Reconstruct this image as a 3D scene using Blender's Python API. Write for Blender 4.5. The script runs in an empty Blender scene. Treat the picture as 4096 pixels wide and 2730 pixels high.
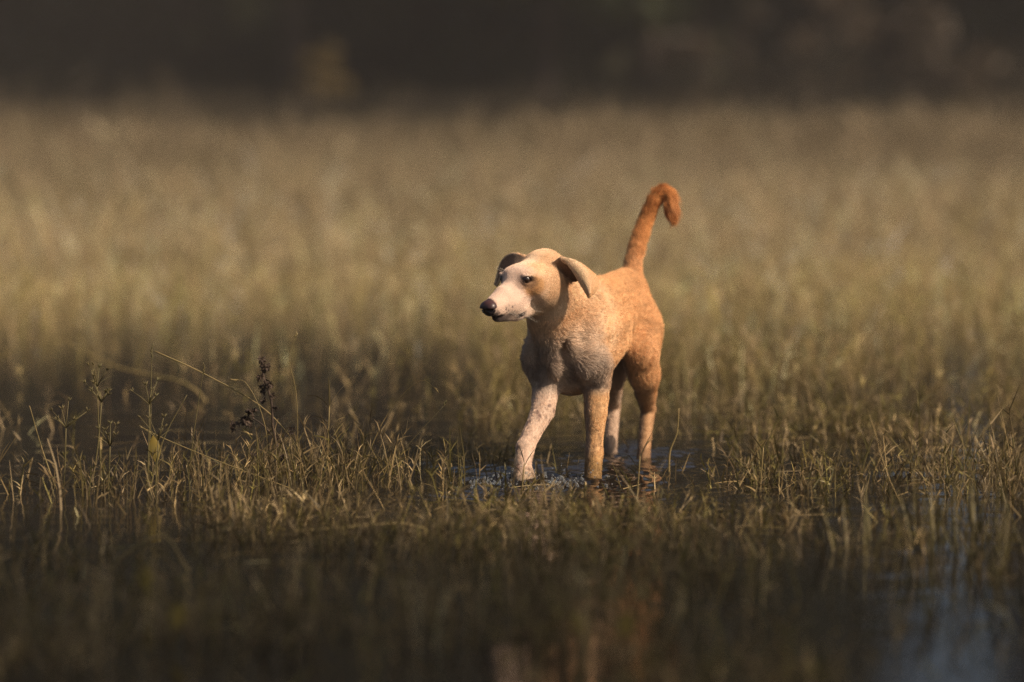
import bpy, math, random
import numpy as np
from mathutils import Vector

random.seed(7)
rng = np.random.default_rng(7)
scene = bpy.context.scene
COL = scene.collection

# ------------------------------------------------------------------ camera, sky, sun, exposure
cam_d = bpy.data.cameras.new("camera")
cam = bpy.data.objects.new("camera", cam_d)
COL.objects.link(cam)
scene.camera = cam
CAM_Y, CAM_Z, PITCH = -8.0, 1.0, math.radians(4.68)
cam.location = (0.0, CAM_Y, CAM_Z)
cam.rotation_euler = (math.pi / 2 - PITCH, 0, 0)
cam_d.sensor_width = 36.0
cam_d.lens = 110.8
cam_d.clip_start = 0.1
cam_d.clip_end = 2000.0
cam_d.dof.use_dof = True
cam_d.dof.focus_distance = 7.86
cam_d.dof.aperture_fstop = 1.3

SUN_AZ = math.radians(118.0)          # clockwise from +Y (the way the camera looks)
SUN_EL = math.radians(40.0)
SUN_DIR = Vector((math.sin(SUN_AZ) * math.cos(SUN_EL), math.cos(SUN_AZ) * math.cos(SUN_EL), math.sin(SUN_EL)))
world = bpy.data.worlds.new("World")
scene.world = world
world.use_nodes = True
wn = world.node_tree
sky = wn.nodes.new("ShaderNodeTexSky")
sky.sky_type = 'NISHITA'
sky.sun_disc = False
sky.sun_elevation = SUN_EL
sky.sun_rotation = SUN_AZ
sky.air_density = 1.0
sky.dust_density = 6.0
sky.ozone_density = 1.0
wn.links.new(sky.outputs[0], wn.nodes["Background"].inputs[0])
wn.nodes["Background"].inputs[1].default_value = 0.07
sun_d = bpy.data.lights.new("sun", 'SUN')
sun_d.energy = 4.8
sun_d.angle = math.radians(1.6)
sun_d.color = (1.0, 0.79, 0.60)
sun = bpy.data.objects.new("sun", sun_d)
COL.objects.link(sun)
sun.rotation_euler = SUN_DIR.to_track_quat('Z', 'Y').to_euler()
scene.view_settings.view_transform = 'Standard'
scene.view_settings.look = 'None'
scene.view_settings.gamma = 1.0
scene.view_settings.exposure = 0.2
scene.view_settings.use_curve_mapping = False
scene.cycles.use_denoising = True
scene.cycles.denoising_prefilter = 'NONE'
scene.cycles.max_bounces = 6
scene.cycles.diffuse_bounces = 3
scene.cycles.glossy_bounces = 3
scene.cycles.transparent_max_bounces = 6
scene.cycles.sample_clamp_indirect = 4.0

# ------------------------------------------------------------------ helpers
def tag(o, label=None, cat=None, group=None, kind=None):
    if label: o["label"] = label
    if cat: o["category"] = cat
    if group: o["group"] = group
    if kind: o["kind"] = kind
    return o

def empty(name, loc):
    o = bpy.data.objects.new(name, None)
    o.empty_display_size = 0.1
    o.location = loc
    COL.objects.link(o)
    return o

def mesh_np(name, verts, faces, mat, parent=None, smooth=True, attrs=None):
    """faces: (M,4) or (M,3) int array; verts in the parent's frame"""
    verts = np.ascontiguousarray(verts, dtype=np.float32)
    faces = np.ascontiguousarray(faces, dtype=np.int32)
    me = bpy.data.meshes.new(name)
    nf, k = faces.shape
    me.vertices.add(len(verts)); me.vertices.foreach_set("co", verts.ravel())
    me.loops.add(nf * k); me.loops.foreach_set("vertex_index", faces.ravel())
    me.polygons.add(nf)
    me.polygons.foreach_set("loop_start", np.arange(0, nf * k, k, dtype=np.int32))
    me.polygons.foreach_set("loop_total", np.full(nf, k, dtype=np.int32))
    me.polygons.foreach_set("use_smooth", np.full(nf, smooth))
    me.update(calc_edges=True)
    if attrs:
        for an, (dom, arr) in attrs.items():
            a = me.attributes.new(an, 'FLOAT_COLOR', dom)
            a.data.foreach_set("color", np.ascontiguousarray(arr, dtype=np.float32).ravel())
    me.materials.append(mat)
    o = bpy.data.objects.new(name, me)
    COL.objects.link(o)
    if parent: o.parent = parent
    return o

def new_mat(name):
    m = bpy.data.materials.new(name)
    m.use_nodes = True
    nt = m.node_tree
    b = nt.nodes["Principled BSDF"]
    return m, nt, b

def vnoise(p, freq, seed=0):
    """smooth value noise 0..1 on (N,2) or (N,3) points"""
    p = np.asarray(p, dtype=np.float64) * freq + seed * 17.31
    if p.shape[1] == 2:
        p = np.concatenate([p, np.full((len(p), 1), seed * 3.7)], axis=1)
    i = np.floor(p).astype(np.int64); f = p - i
    f = f * f * (3 - 2 * f)
    def h(a, b, c):
        n = (a * 374761393 + b * 668265263 + c * 2147483647 + seed * 1013904223) & 0xFFFFFFFF
        n = ((n ^ (n >> 13)) * 1274126177) & 0xFFFFFFFF
        n = n ^ (n >> 16)
        return (n & 0xFFFF) / 65535.0
    r = 0
    for dx in (0, 1):
        for dy in (0, 1):
            for dz in (0, 1):
                w = (f[:, 0] if dx else 1 - f[:, 0]) * (f[:, 1] if dy else 1 - f[:, 1]) * (f[:, 2] if dz else 1 - f[:, 2])
                r = r + w * h(i[:, 0] + dx, i[:, 1] + dy, i[:, 2] + dz)
    return r

def unit(v):
    return v / np.maximum(np.linalg.norm(v, axis=-1, keepdims=True), 1e-9)

def tube(points, radii, n=7):
    """one capped tube along points: verts, quads"""
    P = np.asarray(points, dtype=float); R = np.asarray(radii, dtype=float)
    T = unit(np.gradient(P, axis=0))
    ref = np.array([0.31, 0.17, 0.93]) if abs(T[0, 2]) < 0.85 else np.array([0.9, 0.3, 0.1])
    A = unit(np.cross(T, ref)); B = np.cross(T, A)
    an = np.linspace(0, 2 * np.pi, n, endpoint=False)
    V = P[:, None] + R[:, None, None] * (np.cos(an)[None, :, None] * A[:, None] + np.sin(an)[None, :, None] * B[:, None])
    m = len(P); V = V.reshape(-1, 3)
    i = np.arange(m - 1)[:, None] * n; j = np.arange(n)[None]
    a = i + j; b = i + (j + 1) % n
    F = np.stack([a, b, b + n, a + n], -1).reshape(-1, 4)
    V = np.concatenate([V, P[:1], P[-1:]])
    c0, c1 = len(V) - 2, len(V) - 1
    j = np.arange(n)
    F = np.concatenate([F, np.stack([np.full(n, c0), (j + 1) % n, j, np.full(n, c0)], -1),
                        np.stack([np.full(n, c1), (m - 1) * n + j, (m - 1) * n + (j + 1) % n, np.full(n, c1)], -1)])
    return V, F

class Geo:
    """collects tubes, strips and polygons into one mesh (tris)"""
    def __init__(self): self.v = []; self.f = []; self.n = 0
    def add(self, V, F):
        F = np.asarray(F)
        if F.shape[1] == 4:
            t1 = F[:, [0, 1, 2]]; t2 = F[:, [0, 2, 3]]
            ok = (F[:, 2] != F[:, 3]) & (F[:, 0] != F[:, 3])
            F = np.concatenate([t1, t2[ok]])
        self.v.append(np.asarray(V, dtype=float)); self.f.append(F + self.n); self.n += len(V)
    def tube(self, pts, radii, n=7): self.add(*tube(pts, radii, n))
    def strip(self, pts, widths, side, cup=0.0):
        """a leaf blade: a strip of quads along pts, folded along its midrib by cup"""
        P = np.asarray(pts, dtype=float); W = np.asarray(widths, dtype=float)[:, None]
        T = unit(np.gradient(P, axis=0)); S = np.asarray(side, dtype=float)
        S = unit(S - (T * S).sum(1, keepdims=True) * T); N = np.cross(T, S)
        V = np.concatenate([P - S * W / 2 + N * W * cup, P, P + S * W / 2 + N * W * cup])
        m = len(P); i = np.arange(m - 1)
        F = np.concatenate([np.stack([i, i + m, i + m + 1, i + 1], -1), np.stack([i + m, i + 2 * m, i + 2 * m + 1, i + m + 1], -1)])
        self.add(V, F)
    def build(self, name, mat, parent=None, smooth=True):
        return mesh_np(name, np.concatenate(self.v), np.concatenate(self.f), mat, parent, smooth)

def bez(pts, n):
    """Catmull-Rom through points"""
    P = np.asarray(pts, dtype=float)
    Q = np.concatenate([[2 * P[0] - P[1]], P, [2 * P[-1] - P[-2]]])
    t = np.linspace(0, len(P) - 1 - 1e-9, n); i = t.astype(int); f = (t - i)[:, None]
    a, b, c, d = Q[i], Q[i + 1], Q[i + 2], Q[i + 3]
    return 0.5 * (2 * b + (c - a) * f + (2 * a - 5 * b + 4 * c - d) * f ** 2 + (3 * b - a - 3 * c + d) * f ** 3)

# ------------------------------------------------------------------ materials
def mat_attr(name, attr="col", rough=0.6, trans=0.0, spec=0.3, noise=0.0, scale=40.0):
    m, nt, b = new_mat(name)
    a = nt.nodes.new("ShaderNodeAttribute"); a.attribute_name = attr
    col = a.outputs["Color"]
    if noise > 0:
        tx = nt.nodes.new("ShaderNodeTexNoise"); tx.inputs["Scale"].default_value = scale; tx.inputs["Detail"].default_value = 3
        tc = nt.nodes.new("ShaderNodeTexCoord"); nt.links.new(tc.outputs["Object"], tx.inputs["Vector"])
        mr = nt.nodes.new("ShaderNodeMapRange"); mr.inputs[3].default_value = 1 - noise; mr.inputs[4].default_value = 1 + noise
        nt.links.new(tx.outputs[0], mr.inputs[0])
        mx = nt.nodes.new("ShaderNodeVectorMath"); mx.operation = 'SCALE'
        nt.links.new(col, mx.inputs[0]); nt.links.new(mr.outputs[0], mx.inputs["Scale"])
        col = mx.outputs[0]
    nt.links.new(col, b.inputs["Base Color"])
    b.inputs["Roughness"].default_value = rough
    b.inputs["Specular IOR Level"].default_value = spec
    if trans > 0:
        t = nt.nodes.new("ShaderNodeBsdfTranslucent"); nt.links.new(col, t.inputs[0])
        mix = nt.nodes.new("ShaderNodeMixShader"); mix.inputs[0].default_value = trans
        out = nt.nodes["Material Output"]
        nt.links.new(b.outputs[0], mix.inputs[1]); nt.links.new(t.outputs[0], mix.inputs[2])
        nt.links.new(mix.outputs[0], out.inputs[0])
    return m

def mat_plain(name, c1, c2, rough=0.7, scale=30.0, spec=0.3, trans=0.0, bump=0.0, stretch=(1, 1, 1)):
    """two colours mixed by object-space noise"""
    m, nt, b = new_mat(name)
    tc = nt.nodes.new("ShaderNodeTexCoord")
    mp = nt.nodes.new("ShaderNodeMapping"); mp.inputs["Scale"].default_value = stretch
    nt.links.new(tc.outputs["Object"], mp.inputs[0])
    tx = nt.nodes.new("ShaderNodeTexNoise"); tx.inputs["Scale"].default_value = scale; tx.inputs["Detail"].default_value = 4
    nt.links.new(mp.outputs[0], tx.inputs["Vector"])
    cr = nt.nodes.new("ShaderNodeValToRGB")
    cr.color_ramp.elements[0].position = 0.35; cr.color_ramp.elements[0].color = (*c1, 1)
    cr.color_ramp.elements[1].position = 0.65; cr.color_ramp.elements[1].color = (*c2, 1)
    nt.links.new(tx.outputs[0], cr.inputs[0]); nt.links.new(cr.outputs[0], b.inputs["Base Color"])
    b.inputs["Roughness"].default_value = rough
    b.inputs["Specular IOR Level"].default_value = spec
    if bump > 0:
        bp = nt.nodes.new("ShaderNodeBump"); bp.inputs["Strength"].default_value = bump; bp.inputs["Distance"].default_value = 0.02
        nt.links.new(tx.outputs[0], bp.inputs["Height"]); nt.links.new(bp.outputs[0], b.inputs["Normal"])
    if trans > 0:
        t = nt.nodes.new("ShaderNodeBsdfTranslucent"); nt.links.new(cr.outputs[0], t.inputs[0])
        mix = nt.nodes.new("ShaderNodeMixShader"); mix.inputs[0].default_value = trans
        out = nt.nodes["Material Output"]
        nt.links.new(b.outputs[0], mix.inputs[1]); nt.links.new(t.outputs[0], mix.inputs[2])
        nt.links.new(mix.outputs[0], out.inputs[0])
    return m

M_GRASS = mat_attr("grass_blade", "col", rough=0.55, trans=0.25, spec=0.25)
M_MUD = mat_plain("mud", (0.035, 0.026, 0.017), (0.075, 0.055, 0.034), rough=0.8, scale=3.0, bump=0.4)
M_BARK = mat_plain("bark", (0.03, 0.022, 0.016), (0.07, 0.052, 0.038), rough=0.9, scale=9.0, bump=0.6, stretch=(1, 1, 0.25))
M_LEAF = mat_attr("tree_leaf", "col", rough=0.5, trans=0.2, spec=0.3)
M_STALK = mat_plain("straw_stalk", (0.26, 0.19, 0.08), (0.16, 0.13, 0.05), rough=0.6, scale=22.0)
M_SEDGE = mat_plain("sedge_stalk", (0.095, 0.085, 0.032), (0.14, 0.11, 0.045), rough=0.6, scale=18.0)
M_WILT = mat_plain("wilted_leaf", (0.035, 0.024, 0.017), (0.085, 0.06, 0.042), rough=0.75, scale=35.0, trans=0.1)
M_YLEAF = mat_plain("yellow_leaf", (0.26, 0.19, 0.04), (0.2, 0.16, 0.045), rough=0.55, scale=25.0, trans=0.3)

# water: murky, opaque brown with a clear glossy surface
def make_water_mat():
    m, nt, b = new_mat("marsh_water")
    tc = nt.nodes.new("ShaderNodeTexCoord")
    mp = nt.nodes.new("ShaderNodeMapping"); mp.inputs["Scale"].default_value = (1.0, 1.7, 1.0)
    nt.links.new(tc.outputs["Object"], mp.inputs[0])
    n1 = nt.nodes.new("ShaderNodeTexNoise"); n1.inputs["Scale"].default_value = 9.0; n1.inputs["Detail"].default_value = 3
    n2 = nt.nodes.new("ShaderNodeTexNoise"); n2.inputs["Scale"].default_value = 34.0; n2.inputs["Detail"].default_value = 2
    nt.links.new(mp.outputs[0], n1.inputs["Vector"]); nt.links.new(mp.outputs[0], n2.inputs["Vector"])
    pw = nt.nodes.new("ShaderNodeMath"); pw.operation = 'POWER'; pw.inputs[1].default_value = 3.0
    nt.links.new(n2.outputs[0], pw.inputs[0])
    ad = nt.nodes.new("ShaderNodeMath"); ad.operation = 'MULTIPLY_ADD'; ad.inputs[1].default_value = 1.2
    nt.links.new(pw.outputs[0], ad.inputs[0]); nt.links.new(n1.outputs[0], ad.inputs[2])
    bp = nt.nodes.new("ShaderNodeBump"); bp.inputs["Strength"].default_value = 1.0; bp.inputs["Distance"].default_value = 0.0005
    nt.links.new(ad.outputs[0], bp.inputs["Height"]); nt.links.new(bp.outputs[0], b.inputs["Normal"])
    b.inputs["Base Color"].default_value = (0.014, 0.011, 0.008, 1)
    b.inputs["Roughness"].default_value = 0.04
    b.inputs["IOR"].default_value = 1.333
    return m
M_WATER = make_water_mat()

# ------------------------------------------------------------------ the setting: ground and water
def grid_mesh(xs, ys, zf):
    X, Y = np.meshgrid(xs, ys, indexing='ij')
    V = np.stack([X.ravel(), Y.ravel(), zf(X.ravel(), Y.ravel())], -1)
    nx, ny = len(xs), len(ys)
    i = np.arange(nx - 1)[:, None] * ny + np.arange(ny - 1)[None]
    F = np.stack([i, i + ny, i + ny + 1, i + 1], -1).reshape(-1, 4)
    return V, F

def ground_z(x, y):
    p = np.stack([x, y], -1)
    base = -0.075 + 0.03 * (vnoise(p, 0.5, 3) - 0.5) + 0.02 * (vnoise(p, 2.1, 4) - 0.5)
    far = np.clip((y - 7.0) / 8.0, 0, 1)
    rise = 0.14 * far * far * (3 - 2 * far) + np.clip(y - 15, 0, 400) * 0.0006
    return base + rise

xs = np.concatenate([[-400, -200, -100, -50, -30, -20], np.linspace(-15, 15, 121), [20, 30, 50, 100, 200, 400]])
ys = np.concatenate([[-200, -80, -40, -20], np.linspace(-12, 20, 129), np.linspace(21, 70, 50), [80, 100, 150, 250, 500]])
V, F = grid_mesh(xs, ys, ground_z)
tag(mesh_np("ground", V, F, M_MUD), kind='structure')

FEET = [(0.203, -0.05, 0.016), (0.028, -0.15, 0.022), (0.361, 0.37, 0.012), (0.268, 0.51, 0.010)]
def water_z(x, y):
    z = np.zeros_like(x)
    inner = np.clip(1 - np.hypot(x - 0.1, y) / 3.2, 0, 1)
    p = np.stack([x, y * 1.6], -1)
    z += inner * 0.006 * (vnoise(p, 5.0, 11) - 0.5) + inner * 0.004 * (vnoise(p, 11.0, 12) - 0.5)
    for fx, fy, a in FEET:
        r = np.hypot(x - fx, y - fy)
        z += a * 0.34 * np.cos(r * 2 * np.pi / 0.062 - 0.8 + 1.5 * vnoise(np.stack([x, y], -1), 9, 14)) * np.exp(-r / 0.22) * np.clip(r / 0.03, 0, 1)
    r = np.hypot(x - 0.028, y + 0.15)
    p = np.stack([x, y], -1)
    z += 0.036 * np.exp(-((r - 0.055) / 0.032) ** 2) * (vnoise(p, 60.0, 13) - 0.25)
    return z
fx_ = np.linspace(-1.4, 1.6, 231); fy_ = np.linspace(-2.6, 1.6, 301)
xs = np.concatenate([[-60, -30, -12, -6, -3, -2], fx_, [2.2, 3.2, 6, 12, 30, 60]])
ys = np.concatenate([[-60, -30, -14, -8, -5, -3.5], fy_, [2, 2.6, 3.5, 5, 8, 12, 20]])
V, F = grid_mesh(xs, ys, water_z)
tag(mesh_np("water", V, F, M_WATER), kind='structure')

# ------------------------------------------------------------------ grass
PAL = np.array([[0.24, 0.19, 0.065], [0.17, 0.145, 0.042], [0.34, 0.25, 0.115], [0.42, 0.32, 0.17], [0.13, 0.10, 0.045], [0.21, 0.15, 0.075]])
class Blades:
    def __init__(self): self.V = []; self.F = []; self.C = []; self.n = 0
    def add(self, P, D, L, W, bend, col, seg=3, taper=0.15):
        """N strips: root P, direction D, length L, width W, bend (N,3) added as t^2"""
        N = len(P); t = np.linspace(0, 1, seg + 1)
        C = P[:, None] + L[:, None, None] * (t[None, :, None] * D[:, None] + (t ** 2)[None, :, None] * bend[:, None])
        S = unit(np.cross(D, unit(rng.normal(size=(N, 3)))))
        w = W[:, None] * (taper + (1 - taper) * np.sqrt(np.clip(1 - t, 0, 1)))[None]
        A = C - S[:, None] * w[..., None] / 2; B = C + S[:, None] * w[..., None] / 2
        V = np.stack([A, B], 2).reshape(-1, 3)
        base = self.n + np.arange(N)[:, None] * (2 * (seg + 1)) + 2 * np.arange(seg)[None]
        F = np.stack([base, base + 1, base + 3, base + 2], -1).reshape(-1, 4)
        self.V.append(V); self.F.append(F); self.n += len(V)
        self.C.append(np.repeat(col, 2 * (seg + 1), axis=0))
        return C
    def build(self, name, mat):
        V = np.concatenate(self.V); F = np.concatenate(self.F); C = np.concatenate(self.C)
        C = np.concatenate([C, np.ones((len(C), 1))], 1)
        return mesh_np(name, V, F, mat, None, True, {"col": ('POINT', C)})

def scatter(y0, y1, density, margin=0.9, k=0.168):
    """uniform points in the strip of marsh the camera and a step beside it look over"""
    hw = margin + k * (y1 - CAM_Y)
    n = int(2 * hw * (y1 - y0) * density)
    p = np.stack([rng.uniform(-hw, hw, n), rng.uniform(y0, y1, n)], -1)
    ok = np.abs(p[:, 0]) < margin + k * (p[:, 1] - CAM_Y)
    return p[ok]

def colours(n, p, straw):
    w = np.stack([0.9 - straw, 0.8 - 0.7 * straw, 0.3 + straw, 0.1 + 0.7 * straw, np.full(n, 0.35), np.full(n, 0.3)], -1).clip(0.02)
    w = np.cumsum(w / w.sum(1, keepdims=True), 1)
    k = (rng.random((n, 1)) > w).sum(1).clip(0, len(PAL) - 1)
    c = PAL[k] * rng.uniform(0.7, 1.3, (n, 1))
    c = c * np.where(rng.random((n, 1)) < .16, 1.9, .85)                # a few bleached blades
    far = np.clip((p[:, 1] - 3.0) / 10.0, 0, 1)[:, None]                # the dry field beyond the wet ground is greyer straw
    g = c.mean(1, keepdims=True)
    lift = 1 + 1.0 * np.interp(p[:, 1], [-.5, 1.5, 3, 5.5, 10, 16, 26, 40], [-.30, -.22, .1, .75, .6, .05, -.32, -.5])[:, None]  # light painted in by distance: bright middle, wet dim foreground, dim far edge
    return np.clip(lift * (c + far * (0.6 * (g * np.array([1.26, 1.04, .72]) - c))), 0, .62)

def plants(B, p, h, leaves, w, straw, lean=0.25, leaf_len=0.4, seg=3):
    n = len(p)
    z = np.minimum(ground_z(p[:, 0], p[:, 1]), 0.0) if True else 0
    z = np.where(ground_z(p[:, 0], p[:, 1]) > 0, ground_z(p[:, 0], p[:, 1]), -0.02)
    P = np.column_stack([p, z])
    D = unit(np.column_stack([rng.normal(0, lean, n), rng.normal(0, lean, n), np.ones(n)]))
    az = rng.uniform(0, 2 * np.pi, n)
    bend = np.column_stack([np.cos(az), np.sin(az), -0.3 * np.ones(n)]) * rng.uniform(0.0, 0.20, (n, 1))
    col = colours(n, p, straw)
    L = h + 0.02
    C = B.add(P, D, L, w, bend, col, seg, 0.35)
    for _ in range(leaves):
        sel = rng.random(n) < 0.85
        m = sel.sum()
        t = rng.uniform(0.25, 0.95, m)
        k = t * seg; i = k.astype(int).clip(0, seg - 1); f = (k - i)[:, None]
        Cs = C[sel]
        root = Cs[np.arange(m), i] * (1 - f) + Cs[np.arange(m), i + 1] * f
        a = rng.uniform(0, 2 * np.pi, m); el = rng.uniform(0.55, 1.35, m)
        d = np.column_stack([np.cos(a) * np.cos(el), np.sin(a) * np.cos(el), np.sin(el)])
        l = h[sel] * rng.uniform(0.5, 1.2, m) * leaf_len
        bd = np.column_stack([np.cos(a), np.sin(a), -1.2 * np.ones(m)]) * rng.uniform(0.0, 0.26, (m, 1))
        B.add(root, d, l, w[sel] * rng.uniform(0.7, 1.2, m), bd, col[sel] * rng.uniform(0.85, 1.2, (m, 1)), 2, 0.1)

def near_feet(p):
    d = np.min([np.hypot(p[:, 0] - fx, p[:, 1] - fy) for fx, fy, _ in FEET], axis=0)
    return d

B = Blades()
p = scatter(-3.7, 2.2, 1700)
nz = vnoise(p, 1.5, 21) * .35 + vnoise(p, 3.4, 22) * 0.35 + vnoise(p, 8.0, 23) * 0.30
keep = rng.random(len(p)) < np.clip((nz - np.interp(p[:, 1], [-1.2, -.6], [.43, .475])) * 6.0, 0.03, 1) * np.interp(p[:, 1], [-3.7, -1.5, -.5, 2.2], [.8, .85, 1, .8])
keep &= ~((p[:, 0] > 0.30 - .1 * p[:, 1]) & (p[:, 1] < -1.0) & (rng.random(len(p)) < .72))          # open pool at the lower right
dogzone = (np.abs(p[:, 0] - 0.2 - 0.25 * p[:, 1]) < 0.3) & (p[:, 1] > -0.2) & (p[:, 1] < 0.9)
keep &= ~(dogzone & (rng.random(len(p)) < 0.72))
gap = (p[:, 0] < -0.08 - .06 * p[:, 1]) & (p[:, 1] > 0.30 + .4 * (vnoise(p, 3, 19) - .5))           # open water behind the left clump
keep &= ~(gap & (rng.random(len(p)) < 0.86))
keep &= near_feet(p) > 0.045
p = p[keep]
straw = np.clip(0.4 + 0.7 * (vnoise(p, 1.2, 24) - 0.5) + np.where(p[:, 0] < -0.1, 0.15, 0), 0, 1)
hh = rng.uniform(0.02, 0.085, len(p)) * (0.6 + 0.8 * vnoise(p, 1.5, 25)) * np.interp(p[:, 1], [-2, -1], [1.25, 1])
tall = rng.random(len(p)) < .06; hh[tall] *= rng.uniform(1.5, 2.4, tall.sum())
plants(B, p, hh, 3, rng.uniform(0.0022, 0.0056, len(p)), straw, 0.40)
# broken blades lying on the water
q = p[rng.random(len(p)) < .22] + rng.normal(0, .04, ((p[:, 0] * 0).shape[0], 2))[:1]
n = len(q); az = rng.uniform(0, 2 * np.pi, n)
D = np.column_stack([np.cos(az), np.sin(az), rng.uniform(-.02, .16, n)])
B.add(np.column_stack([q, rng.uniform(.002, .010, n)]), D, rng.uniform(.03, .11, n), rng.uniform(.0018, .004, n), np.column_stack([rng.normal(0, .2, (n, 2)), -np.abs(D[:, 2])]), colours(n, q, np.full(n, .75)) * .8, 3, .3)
# thicker, taller clump on the left
for cx, cy, sx, sy, n, h0, h1 in ((-0.52, -0.12, 0.16, 0.12, 200, 0.05, 0.17), (-0.38, -0.05, 0.24, 0.14, 200, 0.04, 0.12), (-0.8, -0.35, 0.3, 0.15, 200, 0.04, 0.11), (1.25, -0.45, 0.22, 0.3, 160, 0.08, 0.24), (0.12, -2.35, 0.16, 0.2, 260, 0.05, 0.15), (-0.45, -2.2, 0.3, 0.25, 260, 0.05, 0.15), (0.05, -1.45, 0.2, 0.2, 160, 0.04, 0.12)):
    p = np.column_stack([rng.normal(cx, sx, n), rng.normal(cy, sy, n)])
    plants(B, p, rng.uniform(h0, h1, n), 4, rng.uniform(0.0018, 0.0038, n), np.full(n, 0.5), 0.22, 0.35)
tag(B.build("marsh_grass", M_GRASS), "short olive and straw grass standing in the shallow water", "grass", None, "stuff")

# the field behind
B = Blades()
p = scatter(2.2, 8.0, 950, 1.2)
nz = vnoise(p, 1.1, 26) * 0.6 + vnoise(p, 3.5, 27) * 0.4
keep = rng.random(len(p)) < np.clip((nz - 0.36 + 0.03 * (p[:, 1] - 2.2)) * 3.0, 0.05, 1)
keep &= ~((p[:, 0] < -0.1) & (rng.random(len(p)) < np.interp(p[:, 1], [2.2, 4.5, 7.0], [.9, .8, 0])))
p = p[keep]
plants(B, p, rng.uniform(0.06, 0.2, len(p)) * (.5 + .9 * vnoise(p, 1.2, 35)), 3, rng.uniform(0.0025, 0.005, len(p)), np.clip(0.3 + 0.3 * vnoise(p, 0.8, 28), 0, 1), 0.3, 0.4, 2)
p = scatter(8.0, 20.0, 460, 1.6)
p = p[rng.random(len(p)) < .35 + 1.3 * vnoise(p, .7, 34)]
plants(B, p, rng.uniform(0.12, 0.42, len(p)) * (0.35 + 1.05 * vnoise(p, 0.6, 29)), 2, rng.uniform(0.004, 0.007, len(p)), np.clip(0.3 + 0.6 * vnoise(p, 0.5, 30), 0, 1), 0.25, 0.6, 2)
p = scatter(20.0, 50.0, 95, 2.5)
plants(B, p, rng.uniform(0.25, 0.65, len(p)) * (0.6 + 0.7 * vnoise(p, 0.3, 31)), 2, rng.uniform(0.008, 0.016, len(p)), np.clip(0.2 + 0.6 * vnoise(p, 0.3, 32), 0, 1), 0.2, 0.5, 2)
# tall dry stems along the far edge, thickest on the right
p = scatter(34.0, 50.0, 9, 2.5)
keep = rng.random(len(p)) < np.where(p[:, 0] > 2.2, 1.0, .45) * np.clip((vnoise(p, .6, 33) - .35) * 3.5, 0, 1)
p = p[keep]
plants(B, p, rng.uniform(0.5, 1.1, len(p)) * np.where(p[:, 0] > 2.2, 1.6, 1.0), 3, rng.uniform(0.012, 0.024, len(p)), np.full(len(p), .7), 0.12, 0.35, 2)
tag(B.build("field_grass", M_GRASS), "tall blurred dry grass covering the field behind the dog", "grass", None, "stuff")

# ------------------------------------------------------------------ the dog: one continuous body grown from a distance field
HEAD = np.array([-0.400, -0.9165, 0.0])                   # the way the body faces
LEFT = np.array([0.9165, -0.400, 0.0])                    # the dog's left
S0 = np.array([0.143, 0.03, 0.0])                        # under the shoulders
def body_pt(s, lat, z):                                  # s metres back from the shoulders
    return S0 - HEAD * s + LEFT * lat + np.array([0, 0, z])
YAW, HP = math.radians(48), math.radians(18)
HF0 = np.array([-math.cos(YAW), -math.sin(YAW), 0.0])
UP = np.array([0, 0, 1.0])
HF = HF0 * math.cos(HP) - UP * math.sin(HP)
HU = UP * math.cos(HP) + HF0 * math.sin(HP)
HL = np.array([math.sin(YAW), -math.cos(YAW), 0.0])
HO = np.array([0.0097, -0.21, 0.5138])                   # between the eyes
def head_pt(x, y, z): return HO + HF * x + HL * y + HU * z

H = 0.0032
G0 = np.array([-0.16, -0.40, -0.07]); G1 = np.array([0.49, 0.66, 0.775])
GN = np.ceil((G1 - G0) / H).astype(int)
FIELD = np.full(GN, 0.5, dtype=np.float32)

def block(lo, hi):
    i0 = np.clip(np.floor((lo - G0) / H).astype(int), 0, GN - 1); i1 = np.clip(np.ceil((hi - G0) / H).astype(int) + 1, 1, GN)
    ax = [(G0[k] + H * np.arange(i0[k], i1[k])).astype(np.float32) for k in range(3)]
    return tuple(slice(i0[k], i1[k]) for k in range(3)), ax

def blend(sl, d, k):
    f = FIELD[sl]
    if k <= 0: FIELD[sl] = np.minimum(f, d); return
    h = np.clip(k - np.abs(f - d), 0, None) / k
    FIELD[sl] = np.minimum(f, d) - h * h * k * 0.25

def carve(sl, d, k):
    f = FIELD[sl]; d = -d
    h = np.clip(k - np.abs(f - d), 0, None) / k
    FIELD[sl] = np.maximum(f, d) + h * h * k * 0.25

def cone_d(ax, a, b, ra, rb, sq=None):
    """round cone; sq = (axis, factor): space squeezed along axis"""
    X, Y, Z = ax[0][:, None, None], ax[1][None, :, None], ax[2][None, None, :]
    px, py, pz = X - a[0], Y - a[1], Z - a[2]
    v = b - a; L2 = float(v @ v)
    t = np.clip((px * v[0] + py * v[1] + pz * v[2]) / L2, 0, 1)
    qx, qy, qz = px - t * v[0], py - t * v[1], pz - t * v[2]
    d2 = qx * qx + qy * qy + qz * qz
    if sq is not None:
        n, k = sq
        c = qx * n[0] + qy * n[1] + qz * n[2]
        d2 = d2 + c * c * (k * k - 1)
    return np.sqrt(d2) - (ra + (rb - ra) * t)

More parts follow.
